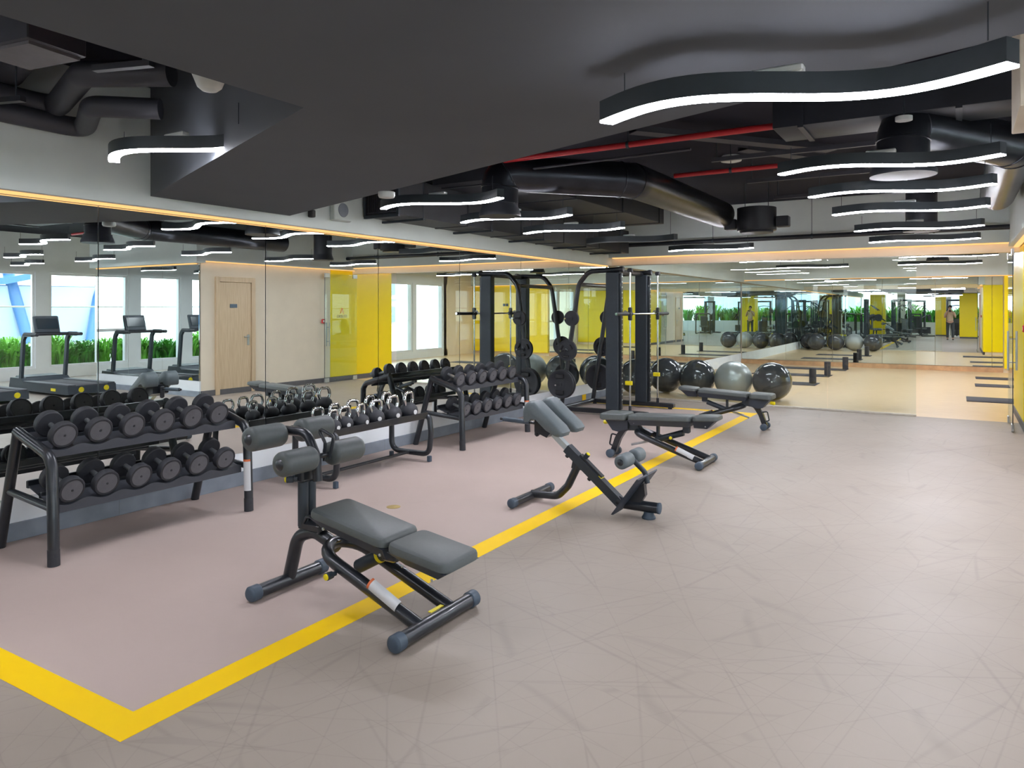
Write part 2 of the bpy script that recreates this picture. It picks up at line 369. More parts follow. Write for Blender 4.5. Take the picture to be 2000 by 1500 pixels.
# rear yellow columns
for i, (x, y, wd, lb) in enumerate([(-.9, -6.6, .55, 'slim yellow square column near the rear windows'), (.45, -3.9, .85, 'broad yellow square column behind the viewpoint'), (-4.2, -6.0, .8, 'yellow square column beside the left mirror wall')]):
    o = SX('column', x-wd/2, x+wd/2, y-wd/2, y+wd/2, .08, H, 'yellow_panel', bev=.01); o['kind'] = 'structure'
    MB().box((x, y, .04), (wd-.02, wd-.02, .08)).build('column_base', 'skirting_dark', o)

# ------------------------------------------------------------------ glass partition and doors
gp = thing('glass_partition', 'frameless glass partition in front of the exercise studio', 'partition', (0, 12.2, 0))
ed = [-5.41, -4.17, -2.95, -1.73, -.53]
for p, q in zip(ed, ed[1:]): MB().box(((p+q)/2, 0, 1.185), (q-p-.006, .012, 2.32)).build('glass_panel', 'partition_glass', gp)
MB().box((-2.97, 0, .014), (4.88, .04, .028), .003).build('floor_channel', 'floor_trim', gp)
MB().box((-2.97, 0, 2.338), (4.88, .04, .02)).build('head_channel', 'floor_trim', gp)
gd = thing('glass_door', 'open glass door with long bar handles by the yellow wall', 'door', (.58, 11.20, 0))
MB().box((0, .48, 1.18), (.012, .96, 2.26)).build('door_leaf', 'partition_glass', gd)
for hx in (-.045, .045):
    h = MB().tube([(hx, .1, .78), (hx, .1, 1.28)], .013, 10).build('handle', 'steel_brushed', gd)
for z in (.88, 1.18):
    MB().tube([(-.045, .1, z), (.045, .1, z)], .008, 8).build('handle_bracket', 'steel_brushed', gd)
for (y, z) in ((.06, .06), (.9, .06), (.06, 2.28), (.9, 2.28)): MB().box((0, y, z), (.03, .13, .09), .004).build('patch_fitting', 'steel_brushed', gd)
MB().tube([(0, .06, -.0), (0, .06, .03)], .012, 8).build('pivot', 'steel_brushed', gd)
MB().tube([(0, 0.0, .05), (0, 0.0, 2.31)], .006, 6).build('edge_seal', 'frame_matt', gd)
lg = MB()
for sgn in (-1, 1): lg.prism([(.50, 1.60), (.50+sgn*.055, 1.47), (.50+sgn*.04, 1.47), (.50, 1.57)], 'x', -.0085, -.0065)
lg.build('logo', 'logo_red', gd)
cu = bpy.data.curves.new('lettering', 'FONT'); cu.body = 'STUDIO'; cu.size = .085; cu.align_x = 'CENTER'; cu.extrude = .0008
tx = bpy.data.objects.new('lettering', cu); COL.objects.link(tx); tx.parent = gd; tx.location = (-.008, .5, 1.38); tx.rotation_euler = (PI/2, 0, -PI/2); cu.materials.append(M['logo_grey'])
# oak door
od = bpy.data.objects.new('door_1', None); COL.objects.link(od); od.location = (.72, 9.06, 0); od['kind'] = 'structure'
fr = MB()
fr.box((-.012, -.40, 1.075), (.05, .09, 2.15), .004).box((-.012, .40, 1.075), (.05, .09, 2.15), .004).box((-.012, 0, 2.105), (.05, .71, .09), .004)
fr.build('door_frame', 'door_oak', od)
leaf = MB().box((-.004, 0, 1.03), (.03, .70, 2.05), .003).build('door_leaf', 'door_oak', od)
MB().box((-.022, -.05, 1.62), (.008, .16, .07), .002).build('name_plate', 'sign_dark', leaf)
hd = MB().box((-.023, .28, .98), (.008, .05, .2), .003).build('handle_plate', 'steel_brushed', leaf)
MB().tube(fillet([(-.02, .28, 1.04), (-.065, .28, 1.04), (-.065, .16, 1.04)], .015), .009, 8).build('lever_handle', 'steel_brushed', leaf)
al = thing('fire_alarm_button', 'small red fire alarm call point on cream wall', 'alarm', (.715, 11.28, 1.31))
MB().box((-.015, 0, 0), (.03, .09, .09), .008).build('housing', 'pipe_red', al); MB().box((-.031, 0, 0), (.004, .045, .045)).build('glass_plate', 'white_plastic', al)

# ------------------------------------------------------------------ equipment parts
def capped_bar(mb_parent, y0, y1, x, z, r, m='frame_metal', capr=1.18, capl=.06, n=20):
    MB().tube([(x, y0+.01, z), (x, y1-.01, z)], r, n).build('foot_bar', m, mb_parent)
    for (ya, s) in ((y0, 1), (y1, -1)):
        MB().lathe([(0, r*.78), (.004, r*.98), (.012, r*capr), (capl, r*capr), (capl+.006, r*1.02)], (x, ya-s*.006, z), (0, s, 0), n).build('end_cap', 'rubber_cap', mb_parent)
def roller(parent, x, z, y0, y1, r, m='vinyl_pad', outer=-1):
    L = y1-y0
    ro = MB().lathe([(0, r*.5), (.002, r*.72), (.008, r*.90), (.02, r*.99), (.03, r), (L-.03, r), (L-.02, r*.99), (L-.008, r*.90), (L-.002, r*.72), (L, r*.5)], (x, y0, z), (0, 1, 0), 28).build('roller_pad', m, parent)
    MB().lathe([(0, r*.18), (.006, r*.36), (.014, r*.5), (.03, r*.52)], (x, (y0-.012) if outer < 0 else (y1+.012), z), (0, 1 if outer < 0 else -1, 0), 20).build('roller_cap', 'frame_metal', ro)
def sticker(parent, p, q, r, frac=.2, ang=.9, side=(0, -1, .3)):
    """white warning label wrapped on a tube from p to q"""
    p, q = Vector(p), Vector(q); d = (q-p).normalized(); x, y, _ = frame(d)
    s = Vector(side); s = (s-d*s.dot(d)).normalized(); t = d.cross(s)
    mb = MB(); rings = []
    def arc(o, rr): return [o+(s*math.cos(a)+t*math.sin(a))*rr for a in [(-ang+2*ang*i/6) for i in range(7)]]
    def seg(a, b, m, nm):
        b_ = MB(); r1 = b_.ring(arc(a, r+.0012)); r2 = b_.ring(arc(b, r+.0012)); b_.bridge(r1, r2, False); o = b_.build(nm, m, parent); return o
    m0 = p+(q-p)*.07; seg(p, m0, 'sticker_orange', 'warning_strip'); seg(m0, q, 'sticker_white', 'warning_label')
def knob(parent, p, d, yellow=True):
    k_ = MB().lathe([(0, .012), (.02, .012), (.022, .018), (.055, .02), (.06, .015)], p, d, 14).build('knob', 'frame_matt', parent)
    e = Vector(p)+Vector(d).normalized()*.058
    MB().lathe([(0, .0165), (.006, .0165), (.01, .011)], e, d, 14).build('knob_cap', 'yellow_plastic', k_)

# ---- dumbbell rack
def rack(label, y0):
    t = thing('dumbbell_rack', label, 'rack', (-4.68, y0, 0))
    L = 1.43
    for i, y in enumerate((0, L)):
        MB().tube(fillet([(0, y, .055), (-.02, y, .60), (-.06, y, .665), (-.44, y, .775)], [0, 0, .09, 0], 6), .033, 16).build('side_tube', 'frame_metal', t)
        MB().tube([(-.66, y, .002), (-.43, y, .765)], .032, 16).build('rear_leg', 'frame_metal', t)
        MB().tube([(-.545, y, .385), (-.02, y, .345)], .024, 12).build('cross_bar', 'frame_metal', t)
        MB().tube([(0, y, .001), (-.003, y, .10)], .0345, 16).build('foot_sleeve', 'rubber_dark', t)
    sticker(t, (0-.012, L, .40), (-.004, L, .16), .0335, side=(.5, -.8, 0))
    for (nm, xf, zf, xb, zb) in (('upper', -.12, .674, -.42, .766), ('lower', -.05, .341, -.36, .436)):
        tr = MB(); n = 48; P = []
        # scalloped front flange with cradles, flat sloping deck and rear rail
        top, bot = [], []
        for j in range(n+1):
            y = .03+(L-.06)*j/n; ph = (y-.115)/.225
            sc_ = .5+.5*math.cos(2*PI*ph); top.append((xf, y, zf+.022-.026*sc_)); bot.append((xf, y, zf-.042))
        fl = MB(); a = fl.ring(top); b = fl.ring(bot); a2 = fl.ring([(x-.006, y, z) for x, y, z in top]); b2 = fl.ring([(x-.006, y, z) for x, y, z in bot])
        fl.bridge(a, b, False); fl.bridge(b2, a2, False); fl.bridge(a2, a, False); fl.bridge(b, b2, False)
        shelf = fl.build(nm+'_tray', 'tray_metal', t)
        ang = math.atan2(zb-zf, xf-xb)
        dk = MB(); dk.prism([(xf-.006, zf-.012), (xb, zb-.012), (xb, zb-.003), (xf-.006, zf-.003)], 'y', .03, L-.03); dk.build('tray_deck', 'tray_metal', shelf)
        MB().box((xb-.012, L/2, zb+.005), (.024, L-.05, .05), .004).build('rear_rail', 'frame_metal', shelf)
        MB().box(((xf+xb)/2-.02, L/2, (zf+zb)/2+.0), (.03, L-.06, .04), .004).build('middle_rail', 'frame_metal', shelf)
    return t
def dumbbell_proto(r=.083):
    t = thing('dumbbell', 'x', 'dumbbell')
    MB().lathe([(-.075, .0155), (-.03, .0165), (0, .018), (.03, .0165), (.075, .0155)], (0, 0, 0), (1, 0, 0), 14).build('handle', 'steel_brushed', t)
    for s in (-1, 1):
        h = MB().lathe([(.068, .03), (.070, r*.93), (.075, r), (.112, r), (.120, r*.95), (.1205, r*.84), (.118, r*.82), (.118, r*.2)], (0, 0, 0), (s, 0, 0), 32).build('weight_head', 'rubber_dark', t)
        MB().lathe([(.1175, r*.80), (.1195, r*.79), (.1195, r*.02)], (0, 0, 0), (s, 0, 0), 28).build('face_disc', 'rubber_face', h)
        MB().lathe([(.119, .008), (.1225, .007), (.1225, .001)], (0, 0, 0), (s, 0, 0), 8).build('bolt', 'rubber_dark', h)
    return t
ORD = ['nearest', 'second', 'third', 'fourth', 'fifth', 'farthest']
db = dumbbell_proto(); first = True
for (rk, y0, lab) in (('near', 2.365, 'black two-tier dumbbell rack nearest the viewer at left'), ('far', 6.655, 'black two-tier dumbbell rack beyond the kettlebell stand')):
    rack(lab, y0)
    for tier, (x, z) in (('upper', (-4.905, .795)), ('lower', (-4.83, .46))):
        for i in range(6):
            o = db if first else copy_tree(db); first = False
            o.location = (x, y0+.125+.2255*i, z); o.rotation_euler = (random.uniform(-.3, .3), math.radians(17), random.uniform(-.04, .04))
            wd = ORD[i]+(' from the viewer' if 0 < i < 5 else '')
            tag(o, 'black round dumbbell, %s on the %s tray of the %s rack' % (wd, tier, rk), 'dumbbell', 'dumbbells on the two racks')

# ---- kettlebell stand
kb = thing('kettlebell_stand', 'low black stand with looped side frames holding kettlebells', 'rack', (-4.62, 4.6, 0))
for y in (0.06, 1.38):
    MB().tube(fillet([(-.5, y, .455), (-.5, y, .075), (0, y, .075), (.02, y, .30), (0, y, .46), (-.08, y, .465)], [0, .12, .1, .3, .09, 0], 8), .028, 14).build('loop_frame', 'frame_metal', kb)
    for x in (-.5, -.0): MB().box((x, y, .03), (.04, .035, .06), .004).build('foot', 'rubber_cap', kb)
MB().tube([(-.25, .06, .078), (-.25, 1.38, .078)], .016, 10).build('tie_bar', 'frame_metal', kb)
tr = MB(); tr.box((-.27, .70, .462), (.50, 1.36, .008)).box((-.02, .70, .475), (.012, 1.36, .065), .003).box((-.52, .70, .475), (.012, 1.36, .065), .003)
tr.build('tray', 'frame_metal', kb)
def kettlebell_proto():
    t = thing('kettlebell', 'x', 'kettlebell')
    MB().lathe([(0, .045), (.004, .058), (.03, .082), (.07, .09), (.105, .08), (.13, .055), (.142, .03)], (0, 0, 0), (0, 0, 1), 26).build('ball', 'rubber_dark', t)
    MB().tube(fillet([(0, -.045, .105), (0, -.072, .17), (0, -.055, .24), (0, .055, .24), (0, .072, .17), (0, .045, .105)], [0, .05, .04, .04, .05, 0], 5), .0165, 12).build('handle', 'chrome', t)
    MB().lathe([(0, .022), (.004, .022), (.005, .017)], (.0862, -.02, .062), (1, -.23, 0), 14).build('weight_badge', 'sticker_white', t)
    return t
kbp = kettlebell_proto(); ks = .80
KB = [(-4.71, 4.72, .82, 'front row, nearest the viewer'), (-4.73, 4.885, .86, 'front row, second from the viewer'), (-4.71, 5.07, .88, 'front row, third from the viewer'), (-4.73, 5.30, .93, 'front row, third from the far end'), (-4.72, 5.53, 1.0, 'front row, second from the far end'), (-4.72, 5.77, 1.06, 'front row, at the far end'),
      (-4.98, 4.80, .80, 'back row, nearest the viewer'), (-4.99, 5.02, .84, 'back row, second from the viewer'), (-4.98, 5.25, .88, 'back row, in the middle'), (-4.99, 5.50, .95, 'back row, second from the far end'), (-4.98, 5.74, 1.0, 'back row, at the far end')]
for i, (x, y, s, lb) in enumerate(KB):
    o = kbp if i == 0 else copy_tree(kbp)
    o.location = (x, y, .466); o.scale = (s, s, s); o.rotation_euler = (0, 0, random.uniform(-.25, .25))
    tag(o, 'chrome-handled black kettlebell, '+lb, 'kettlebell', 'kettlebells on the low stand')

# ---- hairpin leg shared by the benches: local x forward, foot bars along y
def hairpin(t, x_end, x_top, z_top, hw=.12, r=.031):
    d = Vector((x_end-x_top, 0, .055-z_top)); L = d.length; d.normalize()
    def P(u, y): return (x_top+d.x*u, y, z_top+d.z*u)
    arc = [P(hw*1.15*(1-math.cos(b)), hw*math.sin(b)) for b in [(-.5+k_/14)*PI for k_ in range(15)]]
    MB().tube([P(L, -hw)]+arc+[P(L, hw)], r, 16).build('hairpin_leg', 'frame_metal', t)
def adj_bench(name, label, cat, X, Y, rz, group=None):
    t = thing(name, label, cat, (X, Y, 0), rz, group)
    # narrow rear foot with wheels
    MB().tube([(0, -.09, .045), (0, .09, .045)], .03, 14).build('rear_axle', 'frame_matt', t)
    for s in (-1, 1): MB().lathe([(0, .03), (.003, .043), (.04, .043), (.045, .032)], (0, s*.075, .045), (0, s, 0), 20).build('transport_wheel', 'rubber_cap', t)
    capped_bar(t, -.27, .27, .99, .045, .033)
    pth = fillet([(0, 0, .05), (.055, 0, .20), (.13, 0, .315), (.25, 0, .325), (.42, 0, .255)], [0, .15, .1, .1, 0], 6)
    MB().sweep(pth, [(-.03, -.03), (.03, -.03), (.03, .03), (-.03, .03)], up=(0, .001, 1)).build('rear_leg', 'frame_metal', t)
    MB().prism([(.10, .31), (.31, .30), (.26, .40), (.12, .40)], 'y', -.045, .045).build('pivot_bracket', 'frame_matt', t)
    hairpin(t, .985, .27, .29)
    sticker(t, (.72, -.12, .162), (.90, -.12, .088), .0315, side=(0, -1, .6))
    # carrying loop
    MB().tube(fillet([(.06, 0, .22), (-.025, 0, .235), (-.05, 0, .12), (.02, 0, .10)], .02, 4), .009, 8).build('carry_handle', 'frame_metal', t)
    # pads
    s_ = MB().pad(-.11, .18, -.155, .155, .465, .472, .07, .05, .025).build('seat_pad', 'vinyl_pad', t)
    MB().prism([(-.07, .40), (.02, .285), (.08, .275), (.19, .31), (.19, .40)], 'y', -.085, .085).build('seat_shell', 'pad_shell', s_)
    b_ = MB().pad(.20, .86, -.135, .135, .462, .492, .055, .04, .02).build('back_pad', 'vinyl_pad', t)
    MB().loft([[(.23, -.11, .36), (.84, -.11, .385), (.84, .11, .385), (.23, .11, .36)], [(.205, -.13, .415), (.855, -.13, .44), (.855, .13, .44), (.205, .13, .415)]]).build('back_shell', 'pad_shell', b_)
    h_ = MB().pad(.875, 1.13, -.125, .125, .495, .512, .05, .05, .02).build('head_pad', 'vinyl_pad', t)
    MB().loft([[(.88, -.05, .375), (1.01, -.05, .375), (1.01, .05, .375), (.88, .05, .375)], [(.88, -.1, .45), (1.10, -.1, .462), (1.10, .1, .462), (.88, .1, .45)]]).build('head_shell', 'pad_shell', h_)
    for (x, z) in ((.27, .385), (.80, .41), (1.0, .40)): MB().lathe([(0, .007), (.004, .007), (.006, .003)], (x, -.112 if x < .9 else -.07, z), (0, -1, 0), 8).build('bolt', 'steel_brushed', t)
    # adjuster
    cyl = MB().tube([(.47, 0, .215), (.755, 0, .31)], [.032, .032], 14).build('adjuster_sleeve', 'frame_matt', t)
    MB().tube([(.20, 0, .14), (.50, 0, .225)], .012, 8).build('adjuster_rod', 'steel_brushed', t)
    MB().box((.79, 0, .355), (.07, .06, .09), .01).build('adjuster_bracket', 'pad_shell', t)
    MB().box((.49, 0, .30), (.025, .05, .15), .004).build('strut', 'frame_matt', t)
    knob(cyl, (.65, -.02, .26), (0, -1, 0))
    MB().lathe([(0, .02), (.05, .024), (.06, .015)], (-.07, .03, .355), (-1, 0, -.15), 10).build('seat_lever', 'yellow_plastic', t)
    return t
adj_bench('adjustable_bench', 'black adjustable weight bench in the middle, beside the yellow line', 'bench', -3.13, 7.235, 0, 'adjustable benches')
b4 = adj_bench('adjustable_bench', 'farthest black adjustable weight bench, at the far corner of the yellow line', 'bench', -2.14, 9.83, PI, 'adjustable benches')

# ---- decline bench with leg rollers (nearest)
t = thing('sit_up_bench', 'nearest black sit-up bench with leg rollers and two pads', 'bench', (-3.2, 2.87, 0))
capped_bar(t, -.27, .27, .0, .045, .035); capped_bar(t, -.325, .325, 1.03, .045, .035)
MB().tube(fillet([(.0, 0, .06), (.07, 0, .30), (.20, 0, .345), (.37, 0, .288)], [0, .12, .12, 0], 8), .036, 16).build('rear_leg', 'frame_metal', t)
hairpin(t, 1.02, .345, .305, .125, .033)
sticker(t, (.72, -.125, .198), (.90, -.125, .118), .0335, side=(0, -1, .7))
MB().box((1.0, .03, .079), (.02, .1, .004)).build('yellow_label', 'yellow_plastic', t)
p1 = MB().pad(.30, .81, -.15, .15, .515, .428, .05, .045, .02).build('long_pad', 'vinyl_pad', t)
MB().loft([[(.36, -.11, .415), (.80, -.11, .325), (.80, .11, .325), (.36, .11, .415)], [(.305, -.143, .468), (.805, -.143, .382), (.805, .143, .382), (.305, .143, .468)]]).build('pad_shell', 'pad_shell', p1)
p2 = MB().pad(.825, 1.19, -.15, .15, .424, .372, .05, .05, .02).build('short_pad', 'vinyl_pad', t)
MB().loft([[(.88, -.06, .30), (1.08, -.06, .265), (1.08, .06, .265), (.88, .06, .30)], [(.835, -.143, .378), (1.18, -.143, .328), (1.18, .143, .328), (.835, .143, .378)]]).build('pad_shell', 'pad_shell', p2)
for y in (-.024, .03): MB().tube([(.135, y, .37), (.135, y, .70)], .029, 14).build('post_tube', 'frame_matt', t)
MB().box((.135, .0, .66), (.07, .12, .10), .01).build('post_head', 'frame_metal', t)
MB().box((.20, 0, .375), (.16, .10, .04), .006).build('pivot_bracket', 'frame_metal', t)
MB().tube(fillet([(.14, -.04, .36), (.18, -.04, .43), (.26, -.04, .44), (.27, -.04, .35)], .02, 4), .010, 8).build('release_loop', 'frame_metal', t)
MB().tube(fillet([(.22, 0, .62), (.21, 0, .75), (.14, 0, .875), (-.03, 0, .875)], [0, .06, .1, 0], 8), .026, 14).build('roller_arm', 'frame_metal', t)
MB().tube([(.22, -.25, .752), (.22, .32, .752)], .015, 10).build('lower_axle', 'frame_metal', t)
MB().tube([(-.02, -.25, .86), (-.02, .32, .86)], .015, 10).build('upper_axle', 'frame_metal', t)
roller(t, .22, .752, -.265, -.035, .066); roller(t, .22, .752, .085, .32, .066, outer=1)
roller(t, -.02, .86, -.265, -.035, .066); roller(t, -.02, .86, .085, .32, .066)
MB().tube(fillet([(.22, .05, .72), (.225, .05, .82), (.17, .05, .90), (.29, .05, .86), (.26, .05, .74)], .02, 4), .009, 8).build('height_handle', 'frame_metal', t)
knob(t, (.13, -.06, .63), (-.8, -.6, 0))
MB().tube([(.52, .0, .21), (.70, .0, .31)], .036, 14).build('adjuster_sleeve', 'frame_matt', t)
MB().lathe([(0, .037), (.02, .037)], (.66, 0, .288), (.87, 0, .48), 14).build('adjuster_ring', 'yellow_plastic', t)
MB().box((.76, 0, .325), (.09, .10, .08), .012).build('adjuster_bracket', 'frame_metal', t)
knob(t, (.50, -.148, .215), (-.1, -1, -.05))
for (x, y, z) in ((.40, -.13, .42), (.78, -.125, .35), (.90, -.1, .31), (1.08, -.1, .275)): MB().lathe([(0, .008), (.004, .008), (.006, .003)], (x, y-.004, z), (0, -1, 0), 8).build('bolt', 'steel_brushed', t)

# ---- back extension bench
t = thing('back_extension_bench', 'angled back extension bench with twin hip pads and ankle rollers', 'bench', (-2.97, 5.2, 0))
capped_bar(t, -.33, .33, 0, .045, .032)
MB().tube(fillet([(0, 0, .055), (.24, 0, .068), (.33, 0, .16), (.43, 0, .36)], [0, .1, .1, 0], 8), .031, 16).build('rear_leg', 'frame_metal', t)
dB = Vector((.438, 0, -.363)).normalized(); nB = Vector((.363, 0, .438)).normalized()
def onb(u, n=0., y=0.): return tuple(Vector((.324, y, .46))+dB*u+nB*n)
MB().sweep([onb(0), onb(.60)], [(-.034, -.034), (.034, -.034), (.034, .034), (-.034, .034)], up=(.6, 0, .8)).build('main_beam', 'frame_matt', t)
MB().sweep([onb(.12, .03), onb(.36, .03)], [(-.022, -.02), (.022, -.02), (.022, .02), (-.022, .02)], up=(.6, 0, .8)).build('beam_rail', 'frame_metal', t)
MB().prism([(.37, .31), (.46, .30), (.52, .26), (.50, .36), (.40, .44)], 'y', -.028, .028).build('gusset', 'frame_metal', t)
MB().sweep([onb(.335, .0355), onb(.365, .0355)], [(-.03, -.001), (.03, -.001), (.03, .001), (-.03, .001)], up=(.6, 0, .8)).build('yellow_label', 'yellow_plastic', t)
MB().sweep([onb(-.22), onb(.02)], [(-.026, -.022), (.026, -.022), (.026, .022), (-.026, .022)], up=(.6, 0, .8)).build('sliding_post', 'alu_white', t)
MB().prism([(.08, .58), (.19, .54), (.24, .60), (.16, .68), (.08, .68)], 'y', -.10, .10).build('pad_bracket', 'frame_metal', t)
prof = [(.035, .68), (.03, .75), (.045, .80), (.085, .832), (.13, .828), (.24, .735), (.36, .64), (.385, .605), (.37, .575), (.33, .572), (.25, .61), (.15, .695), (.10, .70), (.07, .67), (.045, .665)]
for yc in (-.13, .13):
    mb = MB(); ctr = (sum(p[0] for p in prof)/len(prof), sum(p[1] for p in prof)/len(prof)); rings = []
    for (yy, k_) in ((-.085, .82), (-.078, .93), (-.06, 1.), (.06, 1.), (.078, .93), (.085, .82)):
        rings.append([(ctr[0]+(a-ctr[0])*k_, yc+yy, ctr[1]+(b-ctr[1])*k_) for a, b in prof])
    mb.loft(rings).build('hip_pad', 'vinyl_pad_light', t, sharp=50)
g_ = MB().tube([(.09, 0, .628), (-.16, 0, .637), (-.30, 0, .642)], [.012, .012, .012], 10).build('handle_bar', 'frame_metal', t)
MB().tube([(-.02, 0, .634), (-.27, 0, .641)], .02, 12).build('grip', 'rubber_cap', g_)
MB().box((.05, 0, .595), (.035, .05, .14), .012).build('stop_block', 'rubber_dark', t)
knob(t, onb(.16, .03), tuple(nB)); 
for u in (.04, .29): MB().lathe([(0, .016), (.03, .016), (.034, .01)], onb(u, -.03), tuple(-nB), 10).build('adjuster_pin', 'rubber_dark', t)
MB().tube(fillet([onb(.56), (.80, 0, .085), (1.08, 0, .085)], [0, .08, 0], 8), .04, 16).build('front_base', 'frame_metal', t)
MB().lathe([(0, .042), (.012, .042), (.016, .03)], (1.075, 0, .085), (1, 0, 0), 18).build('end_cap', 'rubber_cap', t)
MB().lathe([(0, .05), (.01, .052), (.03, .04), (.05, .035)], (1.0, 0, .0), (0, 0, 1), 20).build('front_foot', 'rubber_cap', t)
# foot plate across the beam
MB().sweep([(.79, -.02, .045), (.99, -.02, .325)], [(-.01, -.007), (.17, -.007), (.19, .004), (-.01, .007)], up=(-.8, 0, .6)).build('foot_plate', 'pad_shell', t)
MB().sweep([(.79, .02, .045), (.99, .02, .325)], [(-.17, -.007), (.01, -.007), (.01, .007), (-.19, .004)], up=(-.8, 0, .6)).build('foot_plate', 'pad_shell', t)
MB().prism([(.82, .07), (.93, .09), (.98, .17), (.97, .26), (.93, .24)], 'y', -.025, .025).build('plate_bracket', 'frame_metal', t)
MB().tube(fillet([(.99, 0, .26), (.97, 0, .34), (.86, 0, .435)], [0, .05, 0], 6), .02, 12).build('roller_arm', 'frame_matt', t)
MB().tube([(.86, -.18, .436), (.86, .18, .436)], .013, 10).build('roller_axle', 'frame_metal', t)
roller(t, .86, .436, -.21, -.035, .054, 'vinyl_pad_light'); roller(t, .86, .436, .035, .19, .054, 'vinyl_pad_light', outer=1)

# ---- smith machine
sm = thing('smith_machine', 'tall black smith machine in the far corner by the mirror', 'machine', (-4.3, 9.97, 0))
W = 1.14
for y, s in ((0, 1), (W, -1)):
    c = MB().box((-.02, y, 1.09), (.20, .12, 2.02), .012).build('upright', 'frame_matt', sm)
    MB().box((.10, y, 1.09), (.035, .05, 1.98), .004).build('hook_rail', 'frame_metal', c)
    for j in range(24): MB().box((.119, y-.0, .24+.078*j), (.006, .03, .02)).build('hook_slot', 'steel_brushed', c)
    MB().tube(fillet([(.14, y, 2.14), (-.42, y, 2.12), (-.585, y, 1.93), (-.88, y, .06)], [0, .2, .25, 0], 8), .036, 14).build('side_tube', 'frame_metal', sm)
    MB().lathe([(0, .04), (.03, .045), (.06, .04)], (.08, y, 2.14), (1, 0, 0), 14).build('tube_cap', 'rubber_dark', sm)
    MB().box((-.2, y, .055), (1.42, .10, .065), .008).build('base_rail', 'frame_metal', sm)
    for x in (.44, -.85): MB().lathe([(0, .035), (.022, .03)], (x, y, 0), (0, 0, 1), 12).build('base_foot', 'rubber_dark', sm)
    MB().tube([(.24, y, .09), (.24, y, 2.12)], .014, 10).build('guide_rod', 'chrome', sm)
    MB().tube([(.24, y, .08), (.24, y, .16)], .022, 10).build('rod_buffer', 'rubber_dark', sm)
    MB().box((.24, y, 2.12), (.07, .06, .06), .01).build('rod_clamp', 'rubber_dark', sm)
    st = MB().box((.22, y, .49 if s > 0 else .53), (.10, .05, .06), .005).build('safety_stop', 'yellow_plastic', sm)
    cg = MB().box((.24, y, 1.49), (.05, .055, .19), .008).build('bar_carriage', 'frame_metal', sm)
    MB().lathe([(0, .03), (.1, .03)], (.24, y+.05, 1.49), (0, -1, 0), 12).build('bearing', 'rubber_dark', cg)
    MB().tube(fillet([(.24, y-s*.03, 1.49), (.17, y-s*.03, 1.54), (.15, y-s*.03, 1.50)], .02, 4), .011, 8).build('bar_hook', 'steel_brushed', cg)
    for (z, rr, nn) in ((1.42, .1, 1), (.94, .13, 1), (.43, .19, 2)):
        x = -.585-.158*(1.93-z)
        MB().tube([(x, y, z), (x, y-s*.30, z)], .014, 10).build('plate_peg', 'chrome', sm)
MB().tube([(-.585, 0, 1.93), (-.585, W, 1.93)], .03, 12).build('rear_crossbar', 'frame_metal', sm)
MB().tube([(-.02, 0, 2.11), (-.02, W, 2.11)], .034, 12).build('top_crossbar', 'frame_metal', sm)
MB().tube([(-.86, 0, .06), (-.86, W, .06)], .035, 12).build('base_crossbar', 'frame_metal', sm)
br = MB().tube([(.24, -.50, 1.49), (.24, 1.60, 1.49)], .014, 10).build('barbell', 'chrome', sm)
for y0, y1 in ((-.5, -.07), (1.21, 1.60)):
    MB().tube([(.24, y0, 1.49), (.24, y1, 1.49)], .025, 12).build('bar_sleeve', 'rubber_dark', br)
    MB().lathe([(0, .02), (.006, .02)], (.24, y0 if y0 < 0 else y1, 1.49), (0, -1 if y0 < 0 else 1, 0), 12).build('sleeve_end', 'chrome', br)
# weight plates on pegs: things that lift off
def plate(r, th, label, x, y, z, s):
    t = thing('weight_plate', label, 'weight plate', (x, y, z), 0, 'weight plates on the smith machine')
    n = 36; mb = MB()
    mb.lathe([(0, r*.35), (.002, r*.36), (.003, r*.84), (0, r*.86), (0, r*.985), (.006, r), (th-.006, r), (th, r*.985), (th, r*.86), (th-.003, r*.84), (th-.003, .03), (th-.003, .001)], (0, 0, 0), (0, 1, 0), n)
    mb.build('rubber_disc', 'rubber_dark', t)
    if r > .12:
        for a in (PI/2, -PI/2) if r > .2 else (0.6, 2.7, -1.57):
            o = MB().box((math.cos(a)*r*.56, 0, math.sin(a)*r*.56), (r*.6, th+.012, r*.3) if r > .2 else (r*.5, th+.008, r*.2), .006, mtx=Matrix.Rotation(-a+PI/2, 3, 'Y')).build('grip_recess', 'mesh_black', t)
    MB().lathe([(-.014, .012), (-.012, .03), (th+.012, .03), (th+.014, .012)], (0, 0, 0), (0, 1, 0), 16).build('steel_hub', 'frame_metal', t)
    return t
for y, s, sd in ((9.97, 1, 'near'), (9.97+W, -1, 'far')):
    for (z, rr, nm) in ((1.42, .116, 'small black weight plate on the top'), (.94, .160, 'medium black weight plate on the middle'), (.43, .220, 'large black weight plate on the bottom')):
        x = -4.3-.585-.158*(1.93-z)
        plate(rr, .045, '%s peg of the smith machine, %s side' % (nm, sd), x, y-s*.05-(.045 if s > 0 else 0)-(0.0), z, s)
        if rr > .2: plate(rr*.98, .045, 'inner large black weight plate on the bottom peg, %s side' % sd, x, y-s*.105-(.045 if s > 0 else 0), z, s)

